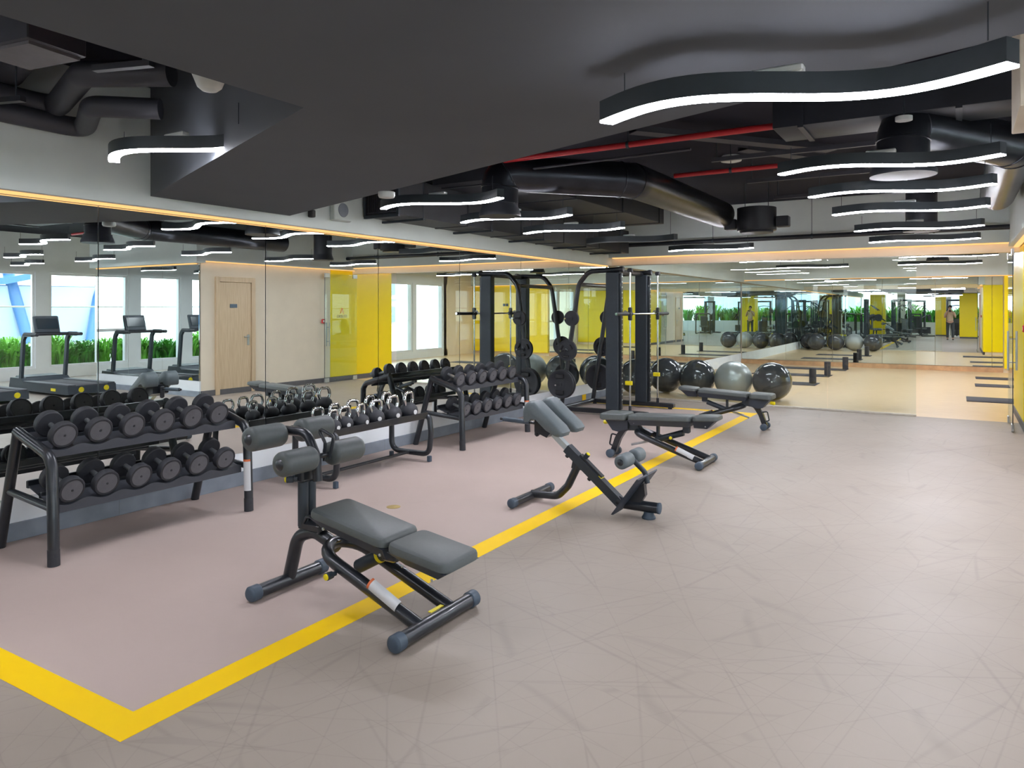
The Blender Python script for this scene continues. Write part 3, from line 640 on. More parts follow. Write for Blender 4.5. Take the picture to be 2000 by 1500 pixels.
# ---- exercise balls
for i, (x, y, m, lb) in enumerate([(-5.06, 12.72, 'ball_dark', 'dark grey exercise ball touching the left mirror wall'), (-4.70, 13.30, 'ball_dark', 'dark grey exercise ball seen past the smith machine guide rod'),
                                   (-4.04, 13.10, 'ball_dark', 'dark grey exercise ball left of the silver ball'), (-3.38, 13.04, 'ball_silver', 'silver exercise ball between two dark balls'), (-2.73, 13.06, 'ball_dark', 'rightmost dark grey exercise ball in the row behind the glass')]):
    t = thing('exercise_ball', lb, 'exercise ball', (x, y, .325), 0, 'exercise balls behind the glass')
    prof = []; n = 26; R = .325
    for j in range(n+1):
        a = -PI/2+PI*j/n; rr = R*math.cos(a)
        if 4 < j < n-4 and j % 2: rr -= .0012
        prof.append((R*math.sin(a), rr))
    MB().lathe(prof, (0, 0, 0), (.1, .2, 1), 48).build('ball_skin', m, t, sharp=80)
    MB().lathe([(0, .012), (.004, .010)], (.06, -.318, .02), (.19, -1, 0), 12).build('valve_plug', 'white_plastic', t)

# ---- studio mats and foam blocks
def gym_mat(label, x0, x1, y, wd=.62):
    o = MB().box(((x0+x1)/2, y, .006), (x1-x0, wd, .012), .004).build('exercise_mat', 'mat_black'); tag(o, label, 'mat', 'exercise mats on the studio floor')
def foam(label, x, y):
    t = thing('foam_roller', label, 'foam roller', (x, y, .012), 0, 'foam rollers standing on the mats')
    MB().lathe([(0, .06), (.006, .07), (.314, .07), (.32, .06), (.318, .03)], (0, 0, 0), (0, 0, 1), 24).build('foam_body', 'mat_black', t)
gym_mat('black mat nearest the glass on the left of the studio', -4.2, -2.5, 16.3); foam('black foam roller standing nearest the glass partition', -2.62, 16.45)
gym_mat('second black mat from the glass on the left of the studio', -4.3, -2.55, 18.5); foam('second black foam roller from the glass partition', -2.63, 18.55)
gym_mat('third black mat from the glass, near the back mirror', -4.3, -2.45, 20.6); foam('black foam roller standing closest to the back mirror', -2.5, 20.65)
gym_mat('nearest black mat on the right side of the studio', .11, 1.9, 15.0, .75); gym_mat('middle black mat on the right side of the studio', .28, 2.0, 17.85, .6); gym_mat('farthest black mat on the right side of the studio', .32, 2.1, 19.75, .6)

# ------------------------------------------------------------------ wavy pendant lamps
def lamp_proto(lit=True, L=1.24, amp=.125):
    t = thing('pendant_lamp', 'x', 'lamp')
    pts = [(-L/2+L*i/28, -amp*math.sin(2*PI*i/28)*(1.0), 0) for i in range(29)]
    w_ = .031
    MB().sweep([(x, y, .009) for x, y, _ in pts], [(-w_, 0), (w_, 0), (w_, .071), (-w_, .071)]).build('lamp_body', 'lamp_body', t)
    MB().sweep([(x, y, 0) for x, y, _ in pts], [(-w_+.004, 0), (w_-.004, 0), (w_-.001, .002), (w_-.001, .0095), (-w_+.001, .0095), (-w_+.001, .002)]).build('diffuser', 'lamp_light' if lit else 'lamp_off', t)
    MB().box((-.02, .01, .093), (.17, .05, .026), .006).build('driver_box', 'white_plastic', t)
    for sx in (-1, 1): MB().tube([(sx*.56, (-.026 if sx > 0 else .026)*1.0, .075), (sx*.56, (-.026 if sx > 0 else .026), .81)], .0022, 6).build('hanging_wire', 'frame_matt', t)
    return t
lampP = lamp_proto(); offP = lamp_proto(False)
def lamp(x, y, z, label, s=1., off=False, ry=0., used=[], wire=None):
    p = offP if off else lampP
    if p in used: o = copy_tree(p)
    else: o = p; used.append(p)
    o.location = (x, y, z); o.rotation_euler = (0, 0, ry); o.scale = (s, s, 1)
    if wire:
        for c in o.children:
            if c.name.startswith('hanging_wire'): kk = (wire-.075)/(.81-.075); c.scale = (1, 1, kk); c.location = (0, 0, .075*(1-kk))
    tag(o, label, 'lamp', 'wavy pendant lamps'); return o
lamp(-.49, 2.50, 2.235, 'nearest wavy pendant lamp, hanging below the grey slab at right', s=1.0, wire=.186)
RO = {5.15: 'second', 6.32: 'third', 7.62: 'fourth', 9.35: 'fifth', 11.0: 'farthest'}
for y, n_ in RO.items():
    lamp(-.40, y, 2.45, 'lit wavy pendant lamp, %s from the viewer in the right-hand row' % n_)
for y, n_ in ((2.58, 'nearest lit wavy pendant lamp at left, in the opening of the grey slab'), (5.04, 'lit wavy pendant lamp at left just beyond the grey slab'), (6.28, 'lit wavy pendant lamp passing behind the round ceiling diffuser'),
              (7.57, 'lit wavy pendant lamp below the bend of the glossy duct'), (11.0, 'farthest lit wavy pendant lamp of the left-hand row')):
    lamp(-3.79 if y < 10 else -3.2, y, 2.45, n_)
lamp(-3.9, .95, 2.45, 'added wavy pendant fill lamp, out of frame at left', wire=None)  # extra lamp added out of frame to brighten the near-left floor
lamp(-3.74, 9.2, 2.45, 'unlit wavy pendant lamp near the far left corner', off=True)
for x, nx in ((2.6, 'inner'), (5.0, 'window side')):
    for y, ny in ((.6, 'first'), (2.9, 'second'), (4.9, 'third'), (6.3, 'fourth'), (7.5, 'fifth')):
        lamp(x, y, 2.45 if y > 2.1 or x > 3 else 2.235, 'wavy pendant lamp over the treadmills, %s of the %s row' % (ny, nx), wire=None if y > 2.1 or x > 3 else .186)
for y, ny in ((-1.6, 'just'), (-4.6, 'some way'), (-7.0, 'far')):
    for x, nx in ((-4.0, 'left'), (-1.0, 'middle'), (3.2, 'right')):
        lamp(x, y, 2.45 if (y < -3 or x < -2.5) else 2.235, 'wavy pendant lamp %s behind the viewpoint, in the %s row' % (ny, nx), wire=None if (y < -3 or x < -2.5) else .186)
for x, y, nn in ((-3.4, 14.2, 'near left'), (-.6, 14.6, 'near right'), (-3.4, 17.0, 'middle left'), (-.2, 17.2, 'middle right'), (-3.2, 19.9, 'far left'), (-.4, 20.0, 'far right'), (2.4, 18.6, 'by the windows')):
    lamp(x, y, 2.62, 'long wavy pendant lamp in the studio, '+nn, s=1.35, wire=.63)

# ------------------------------------------------------------------ ducts and pipes
def round_duct(name, label, pts, r, rad=.45, m='duct_gloss', rings=True):
    t = thing(name, label, 'duct')
    p = fillet(pts, rad, 7); MB().tube(p, r, 30).build('duct_tube', m, t)
    if rings:
        for i in range(1, len(pts)-1): pass
        acc = 0; last = Vector(p[0])
        for q_, nx in zip(p[1:-1], p[2:]):
            acc += (q_-last).length; last = q_
            if acc > .12:
                acc = 0; d = (nx-q_).normalized(); MB().lathe([(-.008, r+.0), (-.004, r+.007), (.004, r+.007), (.008, r)], q_, d, 30).build('seam_ring', m, t)
    return t
def diffuser(t, x, y, z, r):
    MB().lathe([(0, r*.72), (.0, r), (.03, r), (.10, r*.86), (.12, r*.86)], (x, y, z), (0, 0, 1), 32).build('diffuser_ring', 'duct_matt', t)
    f = MB()
    for k_ in range(1, 5): f.lathe([(.002, r*k_*.18-.006), (-.004, r*k_*.18), (.002, r*k_*.18+.006)], (x, y, z+.006), (0, 0, 1), 28)
    g = f.build('louvre_rings', 'duct_matt', t)
t = round_duct('round_duct', 'glossy black round duct bending down to a diffuser at centre left', [(-3.75, 5.95, 2.56), (-3.75, 5.95, 2.86), (-2.78, 6.9, 2.84), (-2.75, 10.0, 2.84)], .175, .34)
diffuser(t, -3.75, 5.95, 2.44, .20)
t = round_duct('round_duct', 'glossy round duct above the right-hand pendant lamps', [(-.34, 5.9, 2.62), (-.34, 5.9, 2.86), (.37, 7.0, 2.84), (.37, 9.9, 2.84)], .17, .34)
diffuser(t, -.34, 5.9, 2.50, .215)
t = thing('ceiling_diffuser', 'round ceiling diffuser over the far right pendant lamps', 'diffuser', (-.39, 10.2, 2.5))
diffuser(t, 0, 0, 0, .2); MB().tube([(0, 0, .1), (0, 0, .6)], .17, 24).build('duct_neck', 'duct_matt', t)
t = thing('ceiling_diffuser', 'black drum diffuser at the end of the long glossy duct', 'diffuser', (-2.30, 10.05, 2.60))
MB().lathe([(0, .23), (0, .25), (.30, .25), (.31, .2)], (0, 0, 0), (0, 0, 1), 32).build('drum', 'duct_matt', t)
diffuser(t, 0, 0, -.03, .21)
for s in (-1, 1): MB().box((s*.34, -.02*s, .10), (.16, .14, .14), .01).build('side_box', 'duct_matt', t)
for s in (-.15, .15): MB().tube([(s, 0, .3), (s, 0, .64)], .005, 6).build('hanger_rod', 'frame_matt', t)
# rectangular duct along the left wall
t = thing('rectangular_duct', 'black rectangular duct along the left wall with an end grille', 'duct', (-5.28, 5.75, 2.5))
MB().box((.24, 3.0, .2), (.46, 6.0, .38)).build('duct_casing', 'duct_matt', t)
gr = MB().box((.24, -.012, .2), (.40, .02, .32)).build('grille_back', 'duct_matt_grey', t)
gm = MB()
for j in range(14): gm.box((.055+.0285*j, -.026, .2), (.006, .012, .30))
gm.build('grille_bars', 'mesh_black', gr)['kind'] = 'stuff'
MB().box((.24, -.02, .005), (.46, .03, .03)).box((.24, -.02, .395), (.46, .03, .03)).box((.02, -.02, .2), (.03, .03, .38)).box((.46, -.02, .2), (.03, .03, .38)).build('grille_frame', 'frame_matt', t)
for j in range(5):
    y = .3+1.3*j
    MB().box((.26, y, -.012), (.56, .04, .024)).build('hanger_bar', 'frame_matt', t)
    MB().tube([(.53, y, -.01), (.53, y, .745)], .005, 6).build('hanger_rod', 'frame_matt', t)
for j in range(1, 5): MB().box((.24, 1.2*j, .2), (.475, .03, .395)).build('duct_flange', 'duct_matt', t)
t = thing('rectangular_duct', 'wide dark duct hung high beyond the grey slab', 'duct', (-4.3, 6.6, 2.86))
MB().box((0, 1.9, .15), (.9, 4.6, .30), .004).build('duct_casing', 'duct_matt', t)
for j in range(4): MB().box((0, -.2+1.4*j, .15), (.93, .04, .32)).build('duct_flange', 'duct_matt', t)
t = thing('rectangular_duct', 'flat dark duct crossing the ceiling at the right', 'duct', (.5, 6.0, 2.9))
MB().box((0, 0, .14), (3.4, .5, .26), .004).build('duct_casing', 'duct_matt', t)
for j in range(4): MB().box((-1.5+1.0*j, 0, .14), (.04, .53, .29)).build('duct_flange', 'duct_matt', t)
# pipes
def pipe(name, label, pts, r, m, cat='pipe', rad=.08, hangers=()):
    t = thing(name, label, cat); MB().tube(fillet(pts, rad, 5), r, 12).build('pipe_run', m, t)
    for (x, y, z) in hangers:
        MB().tube([(x, y, z), (x, y, H)], .004, 6).build('hanger_rod', 'frame_matt', t); MB().lathe([(-.012, r+.006), (.012, r+.006)], (x, y, z), Vector(pts[1])-Vector(pts[0]), 12).build('pipe_clamp', 'frame_matt', t)
    return t
t = pipe('sprinkler_pipe', 'long red sprinkler pipe crossing behind the large pendant lamp', [(-4.4, 5.87, 2.95), (3.5, 5.78, 2.95)], .026, 'pipe_red', hangers=[(-2.4, 5.845, 2.95), (-.9, 5.83, 2.95), (1.8, 5.8, 2.95)])
MB().tube([(-.32, 5.82, 2.95), (-.32, 5.82, 3.25)], .03, 12).build('branch_pipe', 'pipe_red', t)
MB().lathe([(-.05, .036), (.05, .036)], (-.32, 5.82, 2.95), (1, 0, 0), 12).build('tee_fitting', 'pipe_red', t)
pipe('sprinkler_pipe', 'short far red sprinkler pipe under the dark ceiling', [(-2.6, 7.62, 2.98), (3.5, 7.58, 2.98)], .024, 'pipe_red', hangers=[(-2.0, 7.61, 2.98)])
pipe('sprinkler_pipe', 'red pipe at the top left corner above the grey slab opening', [(-5.2, 1.75, 3.0), (-2.9, 2.08, 3.0)], .05, 'pipe_red', hangers=[(-4.6, 1.83, 3.0)])
pipe('conduit', 'grey conduit running beside the long red sprinkler pipe', [(-3.9, 6.05, 2.88), (-1.9, 5.98, 2.88)], .012, 'duct_matt_grey')
pipe('conduit', 'dark horizontal pipe in front of the far beam', [(-4.9, 11.85, 2.66), (4.0, 11.85, 2.66)], .035, 'duct_matt', hangers=[(-3.4, 11.85, 2.66), (-1.9, 11.85, 2.66), (-.3, 11.85, 2.66)])
for i, y in enumerate((7.1, 8.5, 9.9)):
    t = thing('ceiling_strut', ['nearest', 'middle', 'farthest'][i]+' dark steel strut below the far ceiling', 'strut', (-1.3, y, 3.0))
    MB().box((0, 0, 0), (1.5, .04, .04)).build('channel', 'duct_matt_grey', t)
    for s in (-.7, .7): MB().tube([(s, 0, 0), (s, 0, .25)], .005, 6).build('hanger_rod', 'frame_matt', t)
for i, (x, y, a) in enumerate(((-1.75, 6.9, .9), (-1.2, 8.2, 1.0))):
    t = thing('cable_tray', ['near', 'far'][i]+' slanting cable tray under the dark ceiling', 'cable tray', (x, y, 3.1), a)
    MB().box((0, 0, 0), (2.2, .14, .008)).build('tray_base', 'duct_matt_grey', t)
    for s in (-.07, .07): MB().box((0, s, .02), (2.2, .006, .05)).build('tray_side', 'duct_matt_grey', t)
# ducts in the slab opening at upper left
round_duct('round_duct', 'matt grey duct with two bends in the slab opening', [(-5.19, 1.2, 2.93), (-5.17, 2.62, 2.9), (-4.35, 2.36, 2.92), (-3.9, 2.62, 2.92)], .075, .1, 'duct_matt_grey', False)
round_duct('round_duct', 'lower matt grey duct close to the left wall in the slab opening', [(-5.1, .9, 2.80), (-5.14, 2.80, 2.79), (-4.55, 2.52, 2.80), (-4.25, 2.78, 2.80)], .065, .1, 'duct_matt_grey', False)
round_duct('round_duct', 'straight dark duct crossing the slab opening', [(-5.25, 2.35, 3.1), (-2.6, 1.6, 3.1)], .12, .1, 'duct_matt_grey', False)
t = thing('rectangular_duct', 'stubby square duct drop in the slab opening', 'duct', (-3.95, 1.88, 2.82), .15)
MB().box((0, 0, .2), (.42, .3, .40), .006).build('duct_casing', 'duct_matt_grey', t); MB().box((0, 0, -.008), (.38, .26, .016)).build('duct_end_plate', 'skirting_dark', t)
for i, (x, y) in enumerate(((-4.75, 2.1), (-3.55, 2.12))):
    t = thing('duct_bracket', 'dark bracket bar under the ducts, %s the square duct drop' % ('left of', 'right of')[i], 'bracket', (x, y, 2.76), .3)
    MB().box((0, 0, 0), (.34, .04, .03)).build('bracket_bar', 'duct_matt', t); MB().tube([(.12, 0, 0), (.12, 0, .49)], .005, 6).build('bracket_rod', 'frame_matt', t)

# ------------------------------------------------------------------ small ceiling things
t = thing('dome_camera', 'white cone-shaped fitting half hidden by the grey slab edge', 'ceiling fitting', (-2.62, 1.93, 2.50))
MB().lathe([(-.06, .001), (-.055, .03), (-.04, .048), (-.01, .06), (.05, .085), (.12, .13), (.14, .13)], (0, 0, 0), (0, 0, 1), 28).build('dome', 'white_plastic', t)
MB().tube([(0, 0, .13), (0, 0, .75)], .012, 8).build('stem', 'frame_matt', t)
t = thing('smoke_detector', 'round white detector hanging just past the slab edge', 'detector', (-3.62, 4.17, 2.375))
MB().lathe([(0, .03), (.004, .055), (.018, .062), (.045, .062), (.048, .05)], (0, 0, 0), (0, 0, 1), 24).build('detector_body', 'white_plastic', t)
for i, (x, y, z) in enumerate(((-2.15, 8.2, 3.2),)):
    t = thing('smoke_detector', 'flat white detector on the dark ceiling beyond the red pipe', 'detector', (x, y, z-.02))
    MB().lathe([(0, .07), (.01, .11), (.04, .115), (.07, .1)], (0, 0, 0), (0, 0, 1), 24).build('detector_body', 'white_plastic', t)
t = thing('smoke_detector', 'small white detector above the second right-hand pendant lamp', 'detector', (-.3, 5.3, 2.75))
MB().lathe([(0, .03), (.004, .05), (.03, .05)], (0, 0, 0), (0, 0, 1), 20).build('detector_body', 'white_plastic', t); MB().tube([(0, 0, .02), (0, 0, .5)], .006, 6).build('stem', 'frame_matt', t)
t = thing('wall_speaker', 'pale square speaker on the upper left wall', 'speaker', (-5.30, 5.38, 2.54))
MB().box((.035, 0, 0), (.07, .24, .22), .01).build('speaker_box', 'plaster_grey', t)
MB().lathe([(0, .07), (.004, .068), (.006, .05)], (.07, 0, 0), (1, 0, 0), 24).build('speaker_cone', 'skirting_grey', t)
t = thing('wall_speaker', 'small black cube speaker on the upper left wall', 'speaker', (-5.30, 5.0, 2.465))
MB().box((.03, 0, 0), (.06, .05, .07), .006).build('speaker_box', 'mesh_black', t)
for i, (x, y) in enumerate(((-1.6, 16.2), (-.95, 15.4))):
    t = thing('dome_camera', 'white bell-shaped ceiling fitting in the studio, %s' % ('larger', 'smaller')[i], 'ceiling fitting', (x, y, 2.66+.1*i))
    MB().lathe([(-.05, .02), (-.03, .05), (.02, .06), (.06, .14), (.07, .14)], (0, 0, 0), (0, 0, 1), 24).build('dome', 'white_plastic', t); MB().tube([(0, 0, .06), (0, 0, .58)], .008, 6).build('stem', 'frame_matt', t)
for i, (x, y) in enumerate(((-3.6, 16.0), (-.4, 18.6))):
    t = thing('ceiling_diffuser', 'round black ceiling diffuser in the studio, %s' % ('on the left', 'on the right')[i], 'diffuser', (x, y, 2.62)); diffuser(t, 0, 0, 0, .22); MB().tube([(0, 0, .1), (0, 0, .62)], .18, 24).build('duct_neck', 'duct_matt', t)

# ------------------------------------------------------------------ treadmills (seen in the mirror)
def treadmill():
    t = thing('treadmill', 'x', 'treadmill')
    d_ = MB().prism([(0, .06), (.02, .20), (1.55, .20), (1.65, .27), (2.05, .27), (2.1, .08), (2.0, .05), (.05, .05)], 'y', -.43, .43).build('deck', 'frame_matt', t)
    MB().box((.80, 0, .203), (1.52, .52, .012), .004).build('running_belt', 'mat_black', t)
    for s in (-1, 1): MB().box((.80, s*.35, .21), (1.55, .14, .03), .008).build('side_rail', 'tray_metal', t)
    MB().loft([[(1.6, -.40, .2), (2.12, -.40, .1), (2.12, .40, .1), (1.6, .40, .2)], [(1.66, -.33, .29), (2.04, -.33, .30), (2.04, .33, .30), (1.66, .33, .29)]]).build('motor_hood', 'frame_matt', t)
    for s in (-.2, .25): MB().lathe([(0, .05), (.006, .045)], (0.008, s, .13), (-1, 0, 0), 14).build('badge', 'yellow_plastic', t)
    MB().box((.5, -.432, .12), (.16, .006, .05), .002).build('badge', 'yellow_plastic', t)
    for s in (-1, 1):
        MB().sweep(fillet([(1.72, s*.40, .1), (1.62, s*.40, 1.0), (1.55, s*.40, 1.09), (1.30, s*.40, 1.09)], [0, .1, .05, 0], 5), [(-.025, -.04), (.025, -.04), (.025, .04), (-.025, .04)], up=(0, .001, 1) if 0 else (-1, 0, .1)).build('upright', 'frame_matt', t)
        MB().tube([(1.58, s*.40, 1.09), (1.12, s*.40, 1.09)], .032, 12).build('handrail', 'rubber_dark', t)
    MB().box((1.58, 0, 1.09), (.12, .78, .06), .02).build('cross_console', 'rubber_dark', t)
    c = MB().box((1.60, 0, 1.27), (.05, .46, .34), .015, ry=.28).build('console', 'frame_matt', t)
    MB().box((1.568, 0, 1.29), (.01, .38, .20), .002, ry=.28).build('screen', 'screen', c)
    MB().lathe([(0, .03), (.006, .028)], (1.588, 0, 1.15), (-1, 0, .28), 12).build('badge', 'yellow_plastic', c)
    return t
tp_ = treadmill()
for i, (y, lb) in enumerate(((7.42, 'treadmill closest to the short mirror wall'), (5.92, 'second treadmill from the short mirror wall'), (4.45, 'third treadmill from the short mirror wall'), (2.95, 'treadmill farthest from the short mirror wall'))):
    o = tp_ if i == 0 else copy_tree(tp_); o.location = (2.50, y, 0); tag(o, 'black '+lb+', facing the windows', 'treadmill', 'treadmills facing the windows')
# ------------------------------------------------------------------ machines behind the viewpoint (seen in the back mirror)
def cable_machine():
    t = thing('weight_machine', 'x', 'machine')
    for s in (-1, 1):
        MB().box((s*.45, 0, 1.08), (.10, .16, 2.0), .01).build('tower', 'frame_matt', t)
        MB().box((s*.45, 0, .04), (.12, 1.0, .08), .01).build('base_foot', 'frame_metal', t)
        MB().tube([(s*.3, 0, .1), (s*.3, 0, 2.0)], .012, 8).build('guide_rod', 'chrome', t)
    MB().box((0, 0, 2.08), (1.02, .18, .10), .02).build('top_beam', 'frame_matt', t)
    st = MB()
    for j in range(14): st.box((0, 0, .14+.05*j), (.5, .13, .044), .004)
    st.build('weight_stack', 'rubber_dark', t)['kind'] = 'stuff'
    MB().pad(-.2, .2, -.75, -.35, .48, .48, .07).build('seat_pad', 'vinyl_pad', t)
    MB().box((0, -.28, .75), (.34, .07, .62), .03).build('back_pad', 'vinyl_pad', t)
    MB().tube([(0, -.5, .05), (0, -.5, .42)], .035, 12).build('seat_post', 'frame_metal', t)
    MB().tube(fillet([(-.5, -.6, 1.5), (-.35, -.3, 1.75), (0, -.2, 1.8), (.35, -.3, 1.75), (.5, -.6, 1.5)], .1), .022, 10).build('press_arm', 'frame_metal', t)
    return t
def leg_machine():
    t = thing('weight_machine', 'x', 'machine')
    MB().tube(fillet([(-.45, -.8, .05), (-.45, .8, .05), (-.45, .8, 1.3), (.45, .8, 1.3), (.45, .8, .05), (.45, -.8, .05)], .12), .04, 12).build('frame_tube', 'frame_metal', t)
    MB().tube([(-.45, -.8, .05), (.45, -.8, .05)], .04, 12).build('front_tube', 'frame_metal', t)
    MB().pad(-.24, .24, -.35, .15, .5, .5, .08).build('seat_pad', 'vinyl_pad', t)
    MB().box((0, .32, .85), (.44, .1, .7), .04, mtx=Matrix.Rotation(-.35, 3, 'X')).build('back_pad', 'vinyl_pad', t)
    for s in (-1, 1):
        a = MB().tube(fillet([(s*.4, .6, 1.1), (s*.42, 0, 1.25), (s*.42, -.5, .9)], .15), .03, 10).build('lever_arm', 'frame_metal', t)
        MB().lathe([(0, .2), (.04, .2)], (s*.46, -.1, 1.1), (s, 0, 0), 24).build('weight_disc', 'rubber_dark', a)
    MB().tube([(0, 0, .05), (0, 0, .42)], .04, 12).build('seat_post', 'frame_metal', t)
    MB().box((0, -.75, .35), (.5, .05, .4), .01).build('foot_plate', 'tray_metal', t)
    return t
ca, le = cable_machine(), leg_machine(); cf = lf = True
for i, (kind, x, y, rz) in enumerate((('c', -4.4, -1.6, 1.57), ('l', -4.2, -3.4, 1.2), ('c', -2.7, -2.6, 2.6), ('l', -1.9, -4.6, .4), ('c', -3.2, -5.4, 1.9), ('c', -.1, -5.2, 0), ('l', 1.3, -6.0, 2.9), ('c', -2.2, -7.4, .2), ('l', -4.3, -7.6, 1.0), ('c', 1.6, -7.6, .1), ('c', 3.4, -5.4, 1.2), ('l', 3.0, -2.8, .2))):
    if kind == 'c': o = ca if cf else copy_tree(ca); cf = False
    else: o = le if lf else copy_tree(le); lf = False
    o.location = (x, y, 0); o.rotation_euler = (0, 0, rz)
    tag(o, ('tall black cable machine ' if kind == 'c' else 'black lever machine with reclined seat ')+['close to the left mirrors, nearest the viewpoint', 'close to the left mirrors, second back', 'turned askew behind the first one', 'in the middle of the rear room', 'beside the left yellow column', 'right of the slim yellow column', 'between the middle columns and the rear windows', 'centred against the rear windows', 'in the left rear corner', 'against the rear windows at right', 'at the right of the rear room', 'on the window side just behind the viewpoint'][i], 'machine', 'weight machines behind the viewpoint')

# ------------------------------------------------------------------ outdoors
S('terrace', *BB(4.3, 90, 12.6, 90, -.3, -.05), 'terrace'); S('terrace', *BB(7.05, 90, -60, 12.6, -.3, -.05), 'terrace'); S('terrace', *BB(-60, 7.05, -90, -9.3, -.3, -.05), 'terrace')
def shrub(nb, hgt, spread, m, seed):
    rd = random.Random(seed); mb = MB()
    for _ in range(nb):
        a = rd.uniform(0, 2*PI); h = hgt*rd.uniform(.55, 1.1); s_ = spread*rd.uniform(.3, 1.1); w_ = rd.uniform(.018, .035)
        bx, by = rd.uniform(-.12, .12), rd.uniform(-.12, .12); ca_, sa = math.cos(a), math.sin(a); L_, R_ = [], []
        for j in range(6):
            u = j/5; x = bx+ca_*s_*u**1.6; y = by+sa*s_*u**1.6; z = h*(1.5*u-.62*u**3) if u < 1 else h*.86
            ww = w_*(1-u**2)*(.6+u)+.001; L_.append((x-sa*ww, y+ca_*ww, z)); R_.append((x+sa*ww, y-ca_*ww, z))
        p_ = mb.ring(L_); q_ = mb.ring(R_); mb.bridge(p_, q_, False)
    t = thing('shrub', 'x', 'plant', group='leafy plants outside the windows')
    mb.build('foliage', m, t); MB().lathe([(0, .05), (.1, .03), (.12, .001)], (0, 0, -.02), (0, 0, 1), 8).build('root_crown', 'soil', t)
    return t
SP = [shrub(110, .62, .38, 'leaf', 1), shrub(100, .70, .42, 'leaf_light', 2), shrub(120, .55, .36, 'leaf', 3)]; usedS = [0, 0, 0]
def put_shrub(x, y, z, s, label):
    j = random.randrange(3); o = SP[j] if not usedS[j] else copy_tree(SP[j]); usedS[j] = 1
    o.location = (x, y, z); o.scale = (s, s, s); o.rotation_euler = (0, 0, random.uniform(0, 6)); tag(o, label, 'plant', 'leafy plants outside the windows')
pb = S('planter', *BB(7.2, 8.2, 3.0, 12.3, -.05, .18), 'soil'); pb2 = S('planter', *BB(-6.3, 7.0, -12.0, -9.8, -.05, .5), 'soil'); S('planter', *BB(4.3, 5.0, 13.4, 22, -.05, .1), 'soil')
y = 3.3
while y < 12.2:
    put_shrub(7.68+random.uniform(-.08, .12), y, .18, random.uniform(.95, 1.2), 'arching green plant outside the window wall behind the treadmills'); y += .34
for r_i in range(2):
    x = -5.5+.5*r_i
    while x < 6.6:
        put_shrub(x, -10.4-.7*r_i, .5, random.uniform(1.8, 2.2), 'tall green hedge plant outside the rear windows'); x += 1.0
for z0 in (1.12,):
    t = thing('balustrade', 'clear glass balustrade beyond the window plants', 'balustrade', (8.6, 0, 0))
    for j in range(12): MB().box((0, -4+1.8*j, .85), (.015, 1.76, 1.5)).build('glass_panel', 'window_glass', t)
    MB().tube([(0, -5, 1.63), (0, 16.7, 1.63)], .02, 8).build('top_rail', 'steel_brushed', t)
def building(label, x, y, wx, wy, h, rz, nfl, nwin, blue):
    t = thing('building', label, 'building', (x, y, -6), rz)
    MB().box((0, 0, h/2), (wx, wy, h)).build('walls', 'facade_white', t)
    for f in range(nfl):
        z = h*(f+.5)/nfl
        MB().box((-wx/2-.3, 0, z-h/nfl*.42), (.8, wy*.98, .25)).build('balcony_slab', 'facade_white', t)
        for j in range(nwin): MB().box((-wx/2-.03, -wy/2+wy*(j+.5)/nwin, z), (.1, wy/nwin*.62, h/nfl*.55)).build('window', 'facade_blue', t)
    return t
building('pale blue and white apartment block outside the studio windows', 40, 46, 10, 26, 17, -.35, 6, 7, 1)
building('white apartment block left of the sloping pavilion', 55, -8, 10, 18, 9, .1, 3, 5, 1)
t = thing('pavilion', 'pale blue pavilion with a swooping roof outside the window wall', 'building', (30, 16, -.05), .2)
rf = MB(); rings = []
for j in range(13):
    u = j/12; y = -9+18*u; zt = 4.6+1.6*math.cos(2*PI*u)*.8-1.2*u; rings.append([(-3, y, zt), (3, y, zt+.6), (3, y, zt+.9), (-3, y, zt+.3)])
rf.loft(rings).build('roof', 'facade_blue', t)
for j in range(7):
    y = -8.2+2.7*j; MB().tube([(-2.4, y, 0), (-1.6, y+(.9 if j % 2 else -.9), 4.4)], .25, 10).build('slanted_column', 'facade_blue', t)
MB().box((0, 0, 1.4), (4, 15, 2.8), .05).build('walls', 'facade_white', t)
building('grey-blue block beyond the rear hedge', 6, -44, 16, 14, 14, 1.57, 5, 6, 1)

# ------------------------------------------------------------------ the person seen only as a small reflection
mat('skin', (196, 150, 122), .6); mat('shirt_beige', (206, 182, 150), .8, bump=.2); mat('trousers_dark', (62, 66, 66), .85, bump=.2); mat('hair_black', (28, 24, 22), .7, bump=.4); mat('shoe_grey', (70, 70, 74), .6); mat('eye_dark', (20, 18, 18), .3)
def skinned(name, m, pts, edges, rad, parent, lev=2):
    me = bpy.data.meshes.new(name); me.from_pydata(pts, edges, []); me.materials.append(M[m]); o = bpy.data.objects.new(name, me); COL.objects.link(o); o.parent = parent
    sk = o.modifiers.new('skin', 'SKIN'); sk.use_smooth_shade = True
    for v_, r_ in zip(me.skin_vertices[0].data, rad): v_.radius = (r_, r_) if not isinstance(r_, tuple) else r_
    me.skin_vertices[0].data[0].use_root = True
    sb = o.modifiers.new('subdivision', 'SUBSURF'); sb.levels = lev; sb.render_levels = lev; return o
ps = thing('person', 'person in a beige shirt and dark trousers holding up a camera', 'person', (-.38, -.62, 0))
P_ = [(0, 0, .95), (0, 0, 1.12), (0, 0, 1.30), (0, .01, 1.43), (0, .02, 1.50), (0, .03, 1.56), (0, .045, 1.63), (0, .03, 1.70),
      (.17, 0, 1.39), (.23, .03, 1.15), (.17, .20, 1.32), (.10, .27, 1.47), (-.17, 0, 1.39), (-.23, .03, 1.15), (-.17, .20, 1.32), (-.10, .27, 1.47),
      (.09, 0, .88), (.11, .02, .50), (.12, 0, .10), (-.09, 0, .88), (-.11, .02, .50), (-.12, 0, .10), (.12, .12, .04), (-.12, .12, .04)]
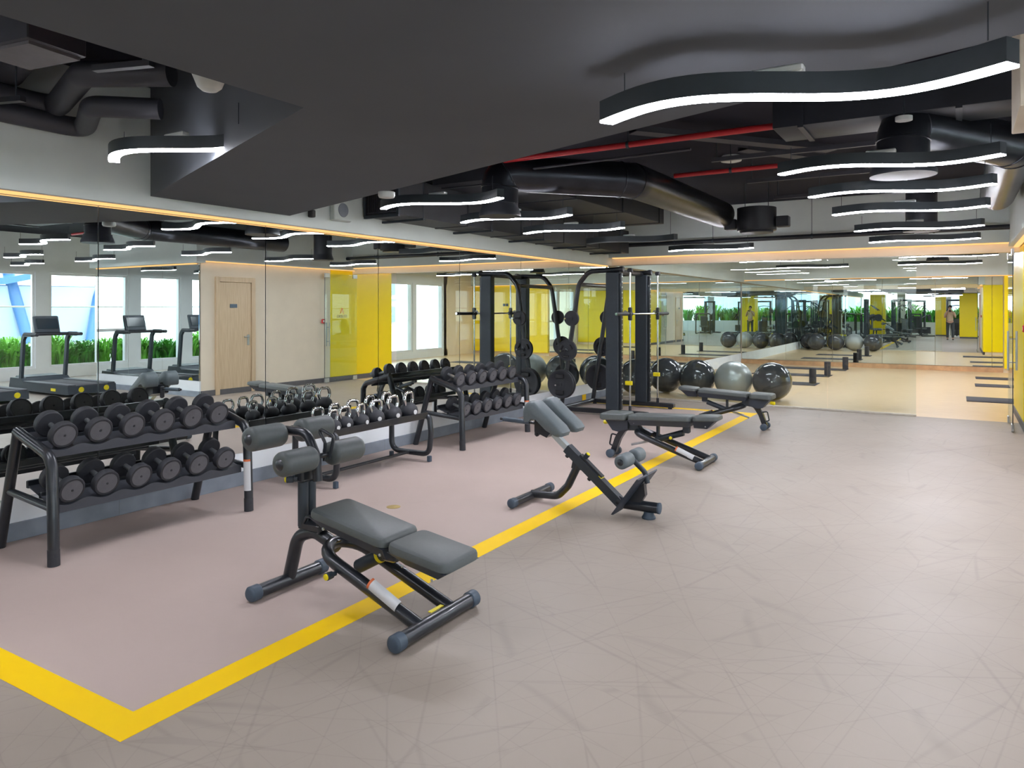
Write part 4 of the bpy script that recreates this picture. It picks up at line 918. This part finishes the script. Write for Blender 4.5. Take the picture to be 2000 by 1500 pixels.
E_ = [(0, 1), (1, 2), (2, 3), (3, 4), (4, 5), (5, 6), (6, 7), (3, 8), (8, 9), (9, 10), (10, 11), (3, 12), (12, 13), (13, 14), (14, 15), (0, 16), (16, 17), (17, 18), (0, 19), (19, 20), (20, 21), (18, 22), (21, 23)]
Rr = [(.14, .10), (.12, .085), (.15, .10), (.09, .07), .055, .055, (.075, .09), (.065, .08), .055, .045, .038, .028, .055, .045, .038, .028, .085, .058, .04, .085, .058, .04, .035, .035]
skinned('body', 'skin', P_, E_, Rr, ps)
skinned('shirt', 'shirt_beige', [(0, 0, .93), (0, 0, 1.12), (0, 0, 1.30), (0, .005, 1.44), (.17, 0, 1.40), (.225, .02, 1.21), (-.17, 0, 1.40), (-.225, .02, 1.21)], [(0, 1), (1, 2), (2, 3), (3, 4), (4, 5), (3, 6), (6, 7)], [(.165, .12), (.145, .105), (.17, .12), (.11, .085), .07, .062, .07, .062], ps)
skinned('trousers', 'trousers_dark', [(0, 0, .97), (.09, 0, .88), (.11, .02, .50), (.12, 0, .09), (-.09, 0, .88), (-.11, .02, .50), (-.12, 0, .09)], [(0, 1), (1, 2), (2, 3), (0, 4), (4, 5), (5, 6)], [(.155, .115), .10, .075, .06, .10, .075, .06], ps)
MB().lathe([(-.02, .078), (.03, .093), (.08, .085), (.115, .05), (.125, .001)], (0, .018, 1.665), (0, -.25, 1), 18).build('hair', 'hair_black', ps)
for s in (-1, 1):
    MB().box((s*.12, .07, .035), (.09, .27, .07), .03).build('shoe', 'shoe_grey', ps)
    MB().lathe([(0, .012), (.006, .008)], (s*.03, .128, 1.645), (0, 1, 0), 10).build('eye', 'eye_dark', ps)
    MB().lathe([(-.012, .02), (.012, .026)], (s*.084, .03, 1.63), (s, 0, 0), 10).build('ear', 'skin', ps)
    for k_ in range(4): MB().tube([(s*.10, .28, 1.455+.022*k_), (s*.07, .325, 1.46+.022*k_), (s*.035, .335, 1.46+.02*k_)], [.0095, .009, .007], 8).build('finger', 'skin', ps)
    MB().tube([(s*.10, .27, 1.45), (s*.075, .25, 1.51), (s*.05, .255, 1.53)], [.011, .010, .008], 8).build('thumb', 'skin', ps)
MB().lathe([(0, .014), (.02, .018), (.035, .010)], (0, .125, 1.60), (0, .7, .7), 8).build('nose', 'skin', ps)
cmr = thing('photo_camera', 'small dark camera held up by the person behind the viewpoint', 'camera', (-.38, -.32, 1.49))
MB().box((0, 0, 0), (.13, .05, .09), .012).build('camera_body', 'mesh_black', cmr); MB().lathe([(0, .034), (.06, .036), (.065, .03)], (0, .02, 0), (0, 1, 0), 18).build('lens', 'rubber_dark', cmr)
